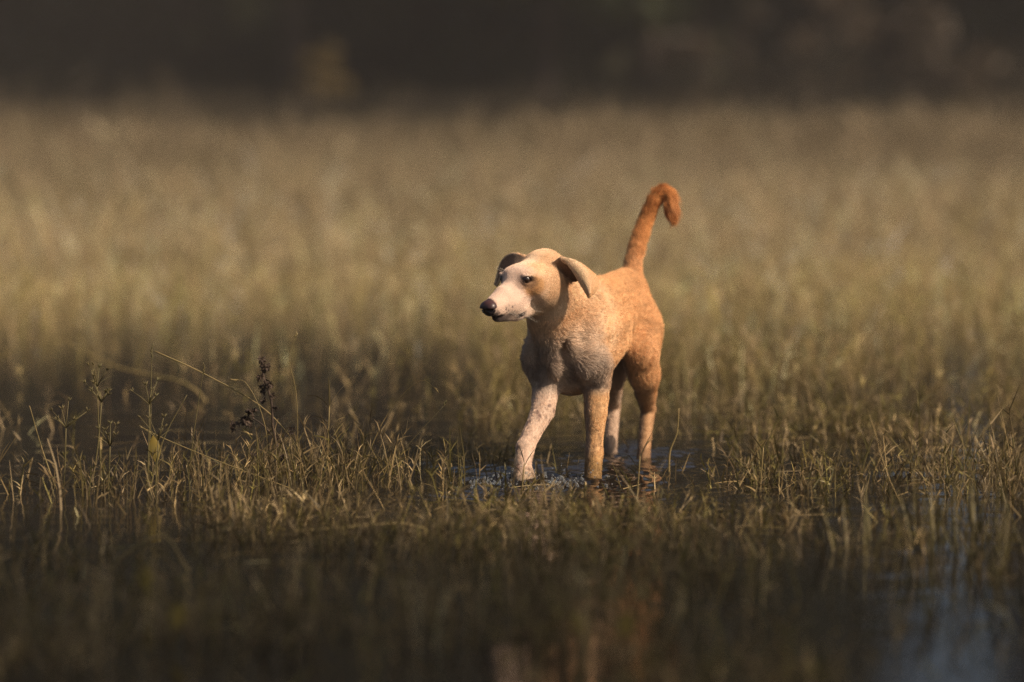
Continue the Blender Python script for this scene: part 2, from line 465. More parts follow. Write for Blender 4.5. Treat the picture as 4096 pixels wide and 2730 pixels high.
BONES = []                                               # a, b, radius, flow, tag : used by the coat
def limb(pts, rad, k=0.03, name="body", flow=None, sq=None):
    """a chain of round cones, joined hard to each other and blended as one into the body"""
    pts = [np.asarray(p, float) for p in pts]; A = np.array(pts)
    pad = max(rad) * 1.15 + k + 0.012
    sl, ax = block(A.min(0) - pad, A.max(0) + pad)
    D = None
    for i in range(len(pts) - 1):
        a, b = pts[i], pts[i + 1]
        d = cone_d(ax, a, b, rad[i], rad[i + 1], sq)
        if D is None: D = d
        else:
            h = np.clip(.004 - np.abs(D - d), 0, None) / .004
            D = np.minimum(D, d) - h * h * .001
        BONES.append((a, b, (rad[i] + rad[i + 1]) / 2, unit(b - a) if flow is None else flow, name))
    blend(sl, D, k)

def ell_d(ax, c, r, R):
    X, Y, Z = ax[0][:, None, None] - c[0], ax[1][None, :, None] - c[1], ax[2][None, None, :] - c[2]
    u = [X * R[i][0] + Y * R[i][1] + Z * R[i][2] for i in range(3)]
    k0 = np.sqrt(sum((u[i] / r[i]) ** 2 for i in range(3))); k1 = np.sqrt(sum((u[i] / r[i] ** 2) ** 2 for i in range(3)))
    return k0 * (k0 - 1) / np.maximum(k1, 1e-6)

def ell(c, r, R, k=0.02):
    pad = max(r) + k + 0.012
    sl, ax = block(c - pad, c + pad)
    blend(sl, ell_d(ax, c, r, R), k)
def hell(x, y, z, rx, ry, rz, k=0.02): ell(head_pt(x, y, z), (rx, ry, rz), (HF, HL, HU), k)
def bell(s, lat, z, rs, rl, rz, k=0.03): ell(body_pt(s, lat, z), (rs, rl, rz), (HEAD, LEFT, UP), k)

# trunk: elliptical sections along the spine  (s, half width, centre z, half height)
SEC = np.array([[-0.115, .004, .375, .010], [-0.095, .034, .370, .055], [-0.05, .066, .362, .106], [0.0, .080, .358, .133], [0.08, .092, .359, .139], [0.17, .094, .367, .130],
                [0.26, .082, .383, .111], [0.34, .064, .402, .101], [0.40, .058, .409, .098], [0.44, .055, .412, .088], [0.475, .042, .417, .068], [0.498, .024, .420, .044], [0.508, .004, .420, .010]])
sl, ax = block(np.array([-0.02, -0.14, 0.17]), np.array([0.49, 0.60, 0.56]))
X, Y, Z = ax[0][:, None] - S0[0], ax[1][None, :] - S0[1], ax[2]
s_ = -(X * HEAD[0] + Y * HEAD[1]); l_ = X * LEFT[0] + Y * LEFT[1]
w_, c_, h_ = [np.interp(s_, SEC[:, 0], SEC[:, i]) for i in (1, 2, 3)]
v_ = (Z[None, None] - c_[..., None]) / h_[..., None]
q = (np.abs(l_ / w_)[..., None] / (1 - np.interp(s_, [.1, .30, .45], [.20, .24, .10])[..., None] * np.clip(v_, 0, 1.2))) ** 2 + v_ ** 2
d = (np.sqrt(q) - 1) * np.minimum(w_, h_)[..., None]
d = np.where((s_ < SEC[0, 0]) | (s_ > SEC[-1, 0]), 0.06, 0)[..., None] + d
blend(sl, d.astype(np.float32), 0)
for s in np.arange(-0.05, 0.46, 0.06):
    BONES.append((body_pt(s, 0, .36), body_pt(s + .06, 0, .37), .11, unit(-HEAD + 0.0 * UP), "trunk"))

# neck
skull_back = head_pt(-0.10, 0, -0.015)
limb([body_pt(0.02, 0, .40), body_pt(-0.075, 0, .435), skull_back], [.084, .070, .054], .05, "neck", unit(-HEAD * .8 - UP * .6))
limb([body_pt(-0.07, 0, .34), head_pt(-0.075, 0, -0.055)], [.056, .040], .04, "throat", unit(-HEAD * .25 - UP))
# shoulders and breast
for sd in (1, -1):
    f = 0.0 if sd > 0 else -0.03
    lt = .060 if sd > 0 else -.046
    bell(-.005 + f, lt, .385, .060, .036, .100, .022)
    bell(-.032 + f, lt * 1.08, .305, .042, .034, .058, .024)
    bell(.020 + f, lt * 1.25, .285, .040, .026, .060, .018)
bell(-.085, 0, .315, .030, .042, .055, .04)
bell(0.04, 0, .258, .09, .050, .050, .04)
for sd in (1, -1):
    a, b = body_pt(-.112, sd * .020, .375), body_pt(-.088, sd * .040, .245)
    sl, ax = block(np.minimum(a, b) - .05, np.maximum(a, b) + .05)
    carve(sl, cone_d(ax, a, b, .010, .020), .030)
# haunches
for sd in (1, -1):
    bell(.398, sd * .046, .325, .068, .040, .104, .040)
    bell(.350, sd * .062, .285, .034, .030, .066, .020)

# legs (dog's left fore: standing; right fore: stepping; hind pair standing)
LF = [body_pt(-.01, .082, .285), np.array([0.216, 0.005, .232]), np.array([0.2135, -0.012, .165]), np.array([0.2105, -0.024, .098]), np.array([0.209, -0.032, .062]), np.array([0.205, -0.045, 0.0]), np.array([0.200, -0.06, -.045])]
limb(LF, [.044, .034, .0285, .0205, .0220, .0205, .023], .022, "foreleg", None)
RF = [body_pt(-.045, -.052, .30), np.array([0.087, -0.010, .228]), np.array([0.078, -0.048, .172]), np.array([0.046, -0.098, .112]), np.array([0.034, -0.118, .086]), np.array([0.0275, -0.142, .045]), np.array([0.030, -0.165, .010])]
limb(RF, [.046, .034, .0290, .0215, .0230, .0205, .0215], .025, "foreleg_pale", None)
limb([np.array([0.030, -0.160, .016]), np.array([0.032, -0.20, -.012])], [.025, .020], .015, "foreleg_pale", None)
for k_, (dx, dy) in enumerate(((-.020, -.030), (-.007, -.044), (.009, -.044), (.021, -.032))):
    a = np.array([0.030, -0.160, .012]); b = a + np.array([dx, dy, -.022])
    limb([a + (b - a) * .35, b], [.012, .0105], .007, "foreleg_pale", None)
LH = [body_pt(.41, .044, .350), body_pt(.335, .070, .285), np.array([0.352, 0.335, .225]), np.array([0.358, 0.392, .172]), np.array([0.366, 0.440, .125]), np.array([0.357, 0.405, .055]), np.array([0.351, 0.375, 0.0]), np.array([0.347, 0.355, -.04])]
limb(LH[:3], [.050, .044, .034], .035, "thigh", None)
limb(LH[2:], [.037, .0285, .0190, .0165, .0170, .021], .02, "hindleg", None)
RH = [body_pt(.42, -.055, .40), body_pt(.375, -.070, .285), np.array([0.265, 0.44, .215]), np.array([0.272, 0.513, .166]), np.array([0.278, 0.575, .120]), np.array([0.272, 0.545, .055]), np.array([0.268, 0.515, 0.0]), np.array([0.264, 0.495, -.04])]
limb(RH[:3], [.060, .040, .031], .035, "thigh", None)
limb(RH[2:], [.034, .0265, .0180, .0160, .0170, .021], .02, "hindleg", None)
# elbow and hock points
ell(np.array([0.222, 0.022, .238]), (.024, .022, .026), (HEAD, LEFT, UP), .02)
ell(np.array([0.098, 0.018, .238]), (.024, .022, .026), (HEAD, LEFT, UP), .02)
ell(np.array([0.369, 0.455, .128]), (.016, .014, .02), (HEAD, LEFT, UP), .015)

# tail
TAIL = bez([body_pt(.455, 0, .450), np.array([0.326, 0.505, .508]), np.array([0.343, 0.535, .570]), np.array([0.362, 0.560, .625]), np.array([0.386, 0.568, .680]), np.array([0.408, 0.572, .706]),
            np.array([0.4225, 0.568, .696]), np.array([0.428, 0.562, .670]), np.array([0.4315, 0.557, .648]), np.array([0.4345, 0.555, .634])], 17)
limb(list(TAIL), list(np.interp(np.linspace(0, 1, 17), [0, .12, .5, .8, .92, 1], [.031, .0225, .0165, .0145, .0100, .0035])), .018, "tail", None)

# head
hell(-.062, 0, -.015, .078, .056, .0375, .02)
hell(-.108, 0, -.014, .036, .040, .034, .03)
hell(-.020, 0, .006, .040, .041, .024, .025)
for sd in (1, -1):
    hell(-.018, sd * .027, .015, .016, .012, .005, .018)          # brow
    hell(-.042, sd * .040, -.024, .044, .022, .028, .025)         # cheek bone
    hell(-.062, sd * .032, -.050, .042, .026, .038, .03)          # jaw muscle
    hell(.082, sd * .012, -.043, .034, .0135, .0160, .014)         # lip
    hell(.028, sd * .020, -.045, .040, .016, .026, .02)
limb([head_pt(-.005, 0, -.020), head_pt(.055, 0, -.021), head_pt(.104, 0, -.0285)], [.032, .0245, .0185], .022, "muzzle", -HF)
limb([head_pt(-.04, 0, -.080), head_pt(.03, 0, -.077), head_pt(.092, 0, -.0645)], [.027, .0190, .0105], .02, "muzzle", -HF)
BONES.append((head_pt(-.11, 0, 0), head_pt(0, 0, 0), .05, -HF, "skull"))
# mouth line and eye sockets
for sd in (1, -1):
    mp = [head_pt(.116, 0, -.0545), head_pt(.100, sd * .0175, -.0595), head_pt(.070, sd * .028, -.0680), head_pt(.040, sd * .034, -.0790), head_pt(.016, sd * .0395, -.0800)]
    for a, b in zip(mp[:-1], mp[1:]):
        sl, ax = block(np.minimum(a, b) - .02, np.maximum(a, b) + .02)
        carve(sl, cone_d(ax, a, b, .0036, .0044), .006)
EYES = [head_pt(.0020, .0368, .0040), head_pt(.0020, -.0368, .0040)]
ER = .0110
for sd, e in zip((1, -1), EYES):
    out = unit(HF * .62 + HL * sd * .78)
    axe = unit(np.cross(HU, out)) * sd                                   # towards the outer corner
    axe = unit(axe - .50 * HU); upe = np.cross(out, axe) * sd
    upe = upe * np.sign(upe @ HU)
    sl, ax = block(e - .03, e + .04)
    carve(sl, ell_d(ax, e + out * .007, (.0115, .0160, .0125), (out, axe, upe)), .006)
    for hgt, fw, r in ((.0114, .0062, .0028), (-.0100, .0060, .0030)):   # upper and lower lid
        pts = [e + axe * a_ * .0145 + upe * hgt * (1 - .8 * a_ * a_) + out * (fw - .0075 * a_ * a_) for a_ in (-1, -.6, -.2, .2, .6, 1)]
        for a, b in zip(pts[:-1], pts[1:]):
            sl, ax = block(np.minimum(a, b) - .015, np.maximum(a, b) + .015)
            blend(sl, cone_d(ax, a, b, r, r), .004)

# ears: thick folded flaps
EARS = []
def ear_sheet(A, Bc, nref, nu=34, nv=30, bulge=0.0, r=.0034):
    """a sheet between two edge curves A (front) and Bc (back); nref: the side that carries the outer coat"""
    A = bez(A, nu); Bc = bez(Bc, nu); v = np.linspace(0, 1, nv)
    P = A[:, None] * (1 - v[None, :, None]) + Bc[:, None] * v[None, :, None]
    P = P + unit(nref) * (bulge * 4 * v * (1 - v))[None, :, None]
    du = np.gradient(P, axis=0); dv = np.gradient(P, axis=1)
    N = unit(np.cross(du, dv)); N = N * np.sign((N * nref).sum(-1, keepdims=True))
    T = unit(du)
    pts = P.reshape(-1, 3).astype(np.float32)
    sl, ax = block(pts.min(0) - .016, pts.max(0) + .016)
    G = np.stack(np.meshgrid(*ax, indexing='ij'), -1).reshape(-1, 3)
    d = np.empty(len(G), np.float32); p2 = (pts ** 2).sum(1)
    for i in range(0, len(G), 4000):
        g = G[i:i + 4000]
        d[i:i + 4000] = np.sqrt(np.maximum((g ** 2).sum(1)[:, None] + p2[None] - 2 * g @ pts.T, 0).min(1))
    blend(sl, (d - r).reshape([len(a) for a in ax]), .007)
    uu, vv = np.meshgrid(np.linspace(0, 1, nu), v, indexing='ij')
    EARS.append((pts, N.reshape(-1, 3), T.reshape(-1, 3), uu.ravel(), vv.ravel()))
hp = head_pt
# near ear: a cup rising from the skull to a ridge, then the flap folded over it
ear_sheet([hp(-.086, .040, .000), hp(-.094, .056, .016), hp(-.104, .066, .022)], [hp(-.122, .045, -.050), hp(-.143, .087, -.048), hp(-.156, .117, -.041)], -(HL * .6 + HF * .6 + HU * .2), 20, 36, -.002)
ear_sheet([hp(-.106, .070, .022), hp(-.106, .091, -.003), hp(-.110, .107, -.042), hp(-.117, .119, -.082)], [hp(-.156, .118, -.041), hp(-.154, .127, -.060), hp(-.138, .126, -.076), hp(-.118, .1205, -.084)], HL * .5 + HF * .3 + HU * .6, 34, 36, .018)
# far ear: turned forward, dark inside towards the camera
ear_sheet([hp(-.062, -.036, .006), hp(-.066, -.068, .004), hp(-.062, -.096, -.012), hp(-.060, -.128, -.044)], [hp(-.084, -.036, .028), hp(-.088, -.078, .034), hp(-.082, -.116, .012), hp(-.062, -.135, -.040)], -HF * .8 + HU * .5 - HL * .2, 34, 26, .008)

# surface of the field (naive surface nets)
def surface_nets(F, org, h):
    S = F < 0
    nx, ny, nz = F.shape
    cnt = np.zeros((nx - 1, ny - 1, nz - 1), np.int8)
    for i in (0, 1):
        for j in (0, 1):
            for k in (0, 1):
                cnt += S[i:nx - 1 + i, j:ny - 1 + j, k:nz - 1 + k]
    act = (cnt > 0) & (cnt < 8)
    idx = np.full(act.shape, -1, np.int32)
    cells = np.argwhere(act); idx[act] = np.arange(len(cells))
    corners = np.array([(i, j, k) for i in (0, 1) for j in (0, 1) for k in (0, 1)])
    vals = np.stack([F[cells[:, 0] + c[0], cells[:, 1] + c[1], cells[:, 2] + c[2]] for c in corners], 1)
    acc = np.zeros((len(cells), 3)); num = np.zeros(len(cells))
    for a in range(8):
        for b in range(a + 1, 8):
            if np.abs(corners[a] - corners[b]).sum() != 1: continue
            va, vb = vals[:, a], vals[:, b]
            cr = (va < 0) != (vb < 0)
            t = np.where(cr, va / np.where(cr, va - vb, 1), 0)
            acc += np.where(cr[:, None], corners[a] + t[:, None] * (corners[b] - corners[a]), 0); num += cr
    V = org + h * (cells + acc / num[:, None])
    faces = []
    for ax_ in range(3):
        o1, o2 = (ax_ + 1) % 3, (ax_ + 2) % 3
        sl0 = [slice(None)] * 3; sl1 = [slice(None)] * 3
        sl0[ax_] = slice(0, -1); sl1[ax_] = slice(1, None)
        ch = S[tuple(sl0)] != S[tuple(sl1)]
        e = np.argwhere(ch)
        e = e[(e[:, o1] > 0) & (e[:, o2] > 0) & (e[:, o1] < F.shape[o1] - 1) & (e[:, o2] < F.shape[o2] - 1)]
        flip = S[e[:, 0], e[:, 1], e[:, 2]]
        q = []
        for d1, d2 in ((-1, -1), (0, -1), (0, 0), (-1, 0)):
            c = e.copy(); c[:, o1] += d1; c[:, o2] += d2
            q.append(idx[c[:, 0], c[:, 1], c[:, 2]])
        q = np.stack(q, 1)
        q[~flip] = q[~flip][:, ::-1]
        faces.append(q)
    Fc = np.concatenate(faces)
    return V, Fc[(Fc >= 0).all(1)]

DV, DF = surface_nets(FIELD, G0, H)
def relax(V, F, it):
    E = np.concatenate([F[:, [0, 1]], F[:, [1, 2]], F[:, [2, 3]], F[:, [3, 0]]])
    for _ in range(it):
        acc = np.zeros_like(V); n = np.zeros(len(V))
        for k in range(3): acc[:, k] = np.bincount(E[:, 0], V[E[:, 1], k], len(V)) + np.bincount(E[:, 1], V[E[:, 0], k], len(V))
        n = np.bincount(E[:, 0], minlength=len(V)) + np.bincount(E[:, 1], minlength=len(V))
        V = V + 0.5 * (acc / n[:, None] - V)
    return V
DV = relax(DV, DF, 2)
def vnormals(V, F):
    n = np.cross(V[F[:, 2]] - V[F[:, 0]], V[F[:, 3]] - V[F[:, 1]])
    N = np.zeros_like(V)
    for k in range(3):
        for c in range(4): N[:, k] += np.bincount(F[:, c], n[:, k], len(V))
    return unit(N)
DN = vnormals(DV, DF)
del FIELD

# ---- coat: colour, lie and length of the hair at any point of the skin
def smooth(a, b, x):
    t = np.clip((x - a) / (b - a), 0, 1); return t * t * (3 - 2 * t)
def lerp(c, col, w): return c + (np.asarray(col) - c) * np.asarray(w)[:, None]

def coat(P, N):
    n = len(P)
    W = np.zeros((n, len(BONES)), np.float32); FL = np.zeros((n, 3))
    names = sorted(set(b[4] for b in BONES))
    acc = {k: np.zeros(n) for k in names}
    tot = np.zeros(n)
    for a, b, r, fl, nm in BONES:
        v = b - a; t = np.clip(((P - a) @ v) / (v @ v), 0, 1)
        d = np.linalg.norm(P - a - t[:, None] * v, axis=1) - r
        w = np.exp(-np.clip(d, -.05, .3) / .011)
        acc[nm] += w; tot += w; FL += w[:, None] * fl
    for k in names: acc[k] /= tot
    FL = unit(FL)
    R = P - S0; s = -(R @ HEAD); lat = R @ LEFT; z = P[:, 2]
    hv = P - HO; hx, hy, hz = hv @ HF, hv @ HL, hv @ HU
    headw = smooth(-.135, -.095, hx) * smooth(.20, .16, np.linalg.norm(hv - (-.03) * HF + .02 * HU, axis=1)) * smooth(-.135, -.115, hz) 
    n1 = vnoise(P, 18, 41); n2 = vnoise(P, 55, 42); n3 = vnoise(P, 130, 43)
    CREAM, ORANGE, RUST = (.80, .56, .35), (.76, .45, .22), (.70, .34, .12)
    WHITE, GREY, DARK = (.80, .61, .485), (.45, .365, .295), (.075, .045, .032)
    c = np.tile(np.array(ORANGE), (n, 1))
    c = lerp(c, CREAM, 0.55 * smooth(.22, -.02, s) * smooth(.22, .36, z))
    c = lerp(c, (.86, .62, .39), .55 * np.exp(-((s - .075 - .25 * (z - .36)) / .035) ** 2) * smooth(.26, .34, z)); c = lerp(c, (.86, .60, .37), .5 * np.exp(-((s + .01) / .03) ** 2) * smooth(.3, .38, z))                     # pale streaks on the ribs
    c = lerp(c, (.62, .32, .135), .5 * smooth(.12, .45, s) * smooth(.30, .36, z))
    # breast and inner legs: dull grey-cream, wet and muddy, shade painted in too
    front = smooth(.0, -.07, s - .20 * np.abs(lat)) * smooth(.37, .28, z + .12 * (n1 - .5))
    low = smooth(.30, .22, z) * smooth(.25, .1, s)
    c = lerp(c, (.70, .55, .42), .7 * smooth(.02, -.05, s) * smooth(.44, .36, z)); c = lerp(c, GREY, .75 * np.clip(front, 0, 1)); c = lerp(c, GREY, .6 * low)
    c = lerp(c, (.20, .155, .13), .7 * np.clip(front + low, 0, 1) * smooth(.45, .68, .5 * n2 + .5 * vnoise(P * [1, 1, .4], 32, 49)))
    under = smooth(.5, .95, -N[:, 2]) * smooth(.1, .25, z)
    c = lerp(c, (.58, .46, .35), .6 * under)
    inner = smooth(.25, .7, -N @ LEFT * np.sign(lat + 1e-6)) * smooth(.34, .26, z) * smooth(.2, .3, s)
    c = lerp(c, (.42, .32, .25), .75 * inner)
    # fore legs
    w = acc["foreleg_pale"] * smooth(.235, .20, z)
    c = lerp(c, (.76, .57, .435), w); c = lerp(c, (.33, .22, .18), w * smooth(.70, .78, vnoise(P, 75, 45)) * .8)
    c = lerp(c, (.62, .47, .26), w * smooth(.05, .01, z) * .5)
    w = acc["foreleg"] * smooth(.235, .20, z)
    lit = smooth(-.3, .4, N @ LEFT + .3 * (N @ HEAD))  # sunlit and shaded sides of this leg painted into the coat
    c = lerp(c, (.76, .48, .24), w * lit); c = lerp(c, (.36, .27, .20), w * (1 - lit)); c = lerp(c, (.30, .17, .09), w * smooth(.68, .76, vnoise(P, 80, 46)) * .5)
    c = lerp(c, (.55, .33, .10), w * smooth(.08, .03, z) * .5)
    # right hind leg pale, left hind orange outside
    w = (acc["hindleg"] + .5 * acc["thigh"]) * smooth(.02, -.02, lat)
    c = lerp(c, (.66, .49, .36), np.clip(w, 0, 1))
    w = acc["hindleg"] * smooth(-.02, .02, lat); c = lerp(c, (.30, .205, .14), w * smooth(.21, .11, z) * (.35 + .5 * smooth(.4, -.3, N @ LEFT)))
    # neck and throat
    w = np.clip(acc["neck"] + acc["throat"], 0, 1)
    c = lerp(c, (.83, .58, .36), w * .75 * smooth(.33, .40, z)); c = lerp(c, (.60, .33, .15), w * smooth(.55, .7, vnoise(P * [1, 1, .5], 26, 47)) * .5)
    # tail: rusty, darker up the front, paler at the base
    w = acc["tail"]; c = lerp(c, RUST, w * smooth(.50, .60, z)); c = lerp(c, (.38, .13, .035), w * smooth(.61, .66, z) * smooth(.70, .66, z) * .55)
    # head
    c = lerp(c, (.86, .66, .47), headw)
    c = lerp(c, WHITE, headw * smooth(-.05, .01, hx + .4 * (n2 - .5) * .06))
    c = lerp(c, (.74, .47, .25), headw * smooth(.018, .042, np.abs(hy) + .25 * np.abs(hz + .01)) * smooth(.0, -.04, hx) * (.55 + .4 * n1)); c = lerp(c, (.78, .52, .31), headw * smooth(-.045, -.10, hx) * .7)
    c = lerp(c, (.66, .50, .35), headw * smooth(-.05, -.08, hz) * smooth(.03, -.02, hx) * .7)
    for sd, e in zip((1, -1), EYES):
        q = P - e; ex, ey, ez = q @ HF, q @ HL * sd, q @ HU
        r = np.sqrt((ex + ey * .2) ** 2 + ey ** 2 * .6 + (ez * 1.25) ** 2)
        c = lerp(c, (.60, .33, .12), headw * smooth(.034, .018, np.sqrt((ex + .008) ** 2 + (ez + .020) ** 2 + (ey * .5) ** 2)) * .85)
        c = lerp(c, (.20, .12, .09), headw * smooth(.025, .015, np.sqrt((ex - .006) ** 2 * .7 + (ez + .007) ** 2 * 1.6 + (ey * .5) ** 2)) * .55)
        c = lerp(c, DARK, headw * smooth(.0146, .0118, r))
    # dark lips, chin and the skin round the nose
    mz = smooth(.0, .03, hx) * headw
    line = np.interp(hx, [.016, .040, .07, .10, .116], [-.080, -.079, -.068, -.0595, -.0545])
    c = lerp(c, (.06, .04, .036), mz * smooth(.0080, .0045, np.abs(hz - line + .001)) * smooth(.008, .022, hx) * (1 - .6 * smooth(.035, .05, hx) * smooth(.095, .08, hx)))
    c = lerp(c, (.10, .075, .068), mz * smooth(.045, .085, hx) * smooth(-.058, -.066, hz) * .9); c = lerp(c, (.09, .06, .055), mz * smooth(.104, .112, hx) * smooth(-.036, -.044, hz) * .85)
    c = lerp(c, (.40, .25, .21), mz * smooth(.098, .110, hx) * smooth(-.03, -.015, hz) * .7)
    dots = smooth(.70, .76, vnoise(P, 190, 48)) * smooth(.05, .07, hx) * smooth(-.030, -.045, hz) * smooth(-.063, -.056, hz)
    c = lerp(c, (.16, .10, .09), mz * dots)
    c = lerp(c, (.045, .03, .03), headw * smooth(.0215, .0190, np.linalg.norm(P - head_pt(.1140, 0, -.0285), axis=1)))
    earw = np.zeros(n)
    for ie, (pts, nn, tt, uu, vv) in enumerate(EARS):
        m = (np.linalg.norm(P - pts.mean(0), axis=1) < .09)
        if not m.any(): continue
        Pm = P[m].astype(np.float32); best = np.full(len(Pm), 1e9, np.float32); bi = np.zeros(len(Pm), int)
        for i in range(0, len(Pm), 3000):
            g = Pm[i:i + 3000]
            dd = ((g ** 2).sum(1)[:, None] + (pts ** 2).sum(1)[None] - 2 * g @ pts.T)
            bi[i:i + 3000] = dd.argmin(1); best[i:i + 3000] = dd.min(1)
        we = smooth(.010, .006, np.sqrt(np.maximum(best, 0)))
        nd = (N[m] * nn[bi]).sum(1)
        tpos = uu[bi]; v = vv[bi]
        we = we * (1.0 if ie == 1 else smooth(.10, .3, tpos))
        earw[m] = np.maximum(earw[m], we)
        cm = c[m]
        rim = smooth(.0, .10, v) * smooth(1.0, .90, v)
        cm = lerp(cm, (.90, .66, .43), we * .95)
        if ie == 1: cm = lerp(cm, (.66, .36, .15), we * smooth(.35, .8, v) * (.35 + .6 * n1[m]))
        dk = we * smooth(.1, -.35, nd) * (rim if ie == 2 else 1.0)
        cm = lerp(cm, (.27, .145, .08) if ie < 2 else (.34, .20, .13), dk * .9)
        if ie == 0: cm = lerp(cm, (.06, .035, .025), dk * smooth(.7, .1, tpos) * .7)
        c[m] = cm
        FL[m] = unit(FL[m] * (1 - we[:, None]) + tt[bi] * we[:, None])
    al = P - .88 * (P * FL).sum(1, keepdims=True) * FL                      # streaks that follow the lie of the hair
    st = .6 * vnoise(al, 75, 55) + .4 * vnoise(al, 190, 56)
    big = vnoise(al, 24, 57)
    amp = (1 - .55 * headw) * (1 - .55 * np.clip(acc['foreleg'] + acc['foreleg_pale'] + acc['hindleg'], 0, 1))
    c = c * (1 + amp * (.42 * (st - .5) + .08 * (big - .5)))[:, None]
    c = lerp(c, c * np.array([.88, .76, .66]), amp * smooth(.6, .85, st) * .25)
    # mud and wet: the fur near the waterline is darker
    wet = smooth(.075, .0, z + .05 * (n2 - .5)); c = c * (1 - .45 * wet[:, None])
    L = np.full(n, .0115)
    L = np.where(acc["neck"] + acc["throat"] > .4, .0125, L)
    L = L + (front * .014) * smooth(.22, .3, z)
    L = L * (1 - .55 * np.clip(acc["foreleg"] + acc["foreleg_pale"] + acc["hindleg"], 0, 1))
    L = L + .006 * acc['thigh'] * smooth(.34, .44, s); L = L + acc["tail"] * (.002 + .016 * smooth(.41, .432, P[:, 0]))
    L = L * (1 - .40 * headw); L = np.where((headw > .5) & (hx > .03), .0034, L); L = np.where(earw > .5, .0046, L)
    bare = np.zeros(n, bool)
    for e in EYES: bare |= np.linalg.norm(P - e, axis=1) < .0138
    bare |= np.linalg.norm(P - head_pt(.1145, 0, -.0275), axis=1) < .0175
    return np.clip(c, .01, .9), FL, L, bare, np.clip(headw + earw, 0, 1)

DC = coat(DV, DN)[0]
M_SKIN = mat_attr("dog_skin", "col", rough=0.7, spec=0.15)
dog = empty("dog", (0.24, 0.2, 0.0))
tag(dog, "tan and cream short-haired dog stepping through the shallow water, tail raised", "dog")
OFF = np.array(dog.location)
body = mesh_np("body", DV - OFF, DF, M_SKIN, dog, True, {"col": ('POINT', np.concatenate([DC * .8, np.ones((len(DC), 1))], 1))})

# fur
def make_fur(count):
    tri = np.concatenate([DF[:, [0, 1, 2]], DF[:, [0, 2, 3]]])
    A = DV[tri[:, 0]]; ar = np.linalg.norm(np.cross(DV[tri[:, 1]] - A, DV[tri[:, 2]] - A), axis=1)
    cen = DV[tri].mean(1)
    hd = np.linalg.norm(cen - head_pt(-.03, 0, -.02), axis=1) < .17
    ar = ar * np.where(hd, 2.2, 1.0) * (cen[:, 2] > -.01)
    r = r_ = np.random.default_rng(5)
    k = r.choice(len(tri), count, p=ar / ar.sum())
    u, v = r.random(count), r.random(count); fl = u + v > 1; u[fl], v[fl] = 1 - u[fl], 1 - v[fl]
    w = np.stack([1 - u - v, u, v], -1)[..., None]
    P = (DV[tri[k]] * w).sum(1); N = unit((DN[tri[k]] * w).sum(1))
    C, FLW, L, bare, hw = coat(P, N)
    ok = ~bare; P, N, C, FLW, L, hw = P[ok], N[ok], C[ok], FLW[ok], L[ok], hw[ok]
    n = len(P)
    # swirl and clumps
    jit = np.stack([vnoise(P, 30, 51 + i) - .5 for i in range(3)], -1) * .8 + np.stack([vnoise(P, 100, 61 + i) - .5 for i in range(3)], -1) * .6
    T = FLW + jit + r.normal(0, .12, (n, 3))
    T = unit(T - (T * N).sum(1, keepdims=True) * N)
    lift = (.17 + .10 * smooth(.63, .70, P[:, 2]) + .22 * (vnoise(P, 60, 71) - .5) + r.normal(0, .05, n)).clip(.04, .6)[:, None] * (1 - .6 * hw[:, None])
    guard = (r.random(n) < .09) & (hw < .5)
    L = (L * r.uniform(.65, 1.25, n) * np.where(guard, 1.4, 1.0))[:, None]
    lift = np.where(guard[:, None], lift * 1.4 + .06, lift)
    D0 = unit(T * (1 - lift) + N * (lift + .12 * (1 - .5 * hw[:, None]))); D1 = unit(T * (1 - lift * .3) + N * lift * .35)
    pts = np.stack([P - N * .001, P + D0 * L * .33, P + D0 * L * .33 + unit(D0 + D1) * L * .33, P + D0 * L * .33 + unit(D0 + D1) * L * .33 + D1 * L * .38], 1)
    from mathutils.kdtree import KDTree
    ng = 10000; kd = KDTree(ng)
    for i in range(ng): kd.insert(P[i], i)
    kd.balance()
    near = np.array([kd.find(x)[1] for x in P])
    cl = (.60 * (1 - .75 * hw) * r.uniform(.5, 1.0, n))[:, None]
    sc = np.array([0, .12, .5, 1.0])
    for j in (1, 2, 3):
        tgt = pts[near, j] + (P - P[near]) * .25
        pts[:, j] = pts[:, j] + (tgt - pts[:, j]) * (cl * sc[j])
    hc = bpy.data.hair_curves.new("fur")
    hc.add_curves([4] * n)
    hc.attributes["position"].data.foreach_set("vector", (pts - OFF).astype(np.float32).ravel())
    ra = hc.attributes.get("radius") or hc.attributes.new("radius", 'FLOAT', 'POINT')
    base = np.where(L[:, 0] < .005, .00022, .00028)
    ra.data.foreach_set("value", (base[:, None] * np.array([1, .95, .7, .15])[None]).astype(np.float32).ravel())
    ca = hc.attributes.new("col", 'FLOAT_COLOR', 'CURVE')
    C = C * r.uniform(.78, 1.22, (n, 1)) * (1 + .16 * (1 - .6 * hw[:, None]) * (r.random(ng)[near][:, None] - .5))
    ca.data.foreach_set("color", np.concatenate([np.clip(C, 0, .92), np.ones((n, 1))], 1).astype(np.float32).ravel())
    hc.materials.append(M_FUR)
    o = bpy.data.objects.new("fur", hc)
    COL.objects.link(o); o.parent = dog
    return o
M_FUR = mat_attr("dog_fur", "col", rough=0.45, trans=0.12, spec=0.25)
make_fur(300000)

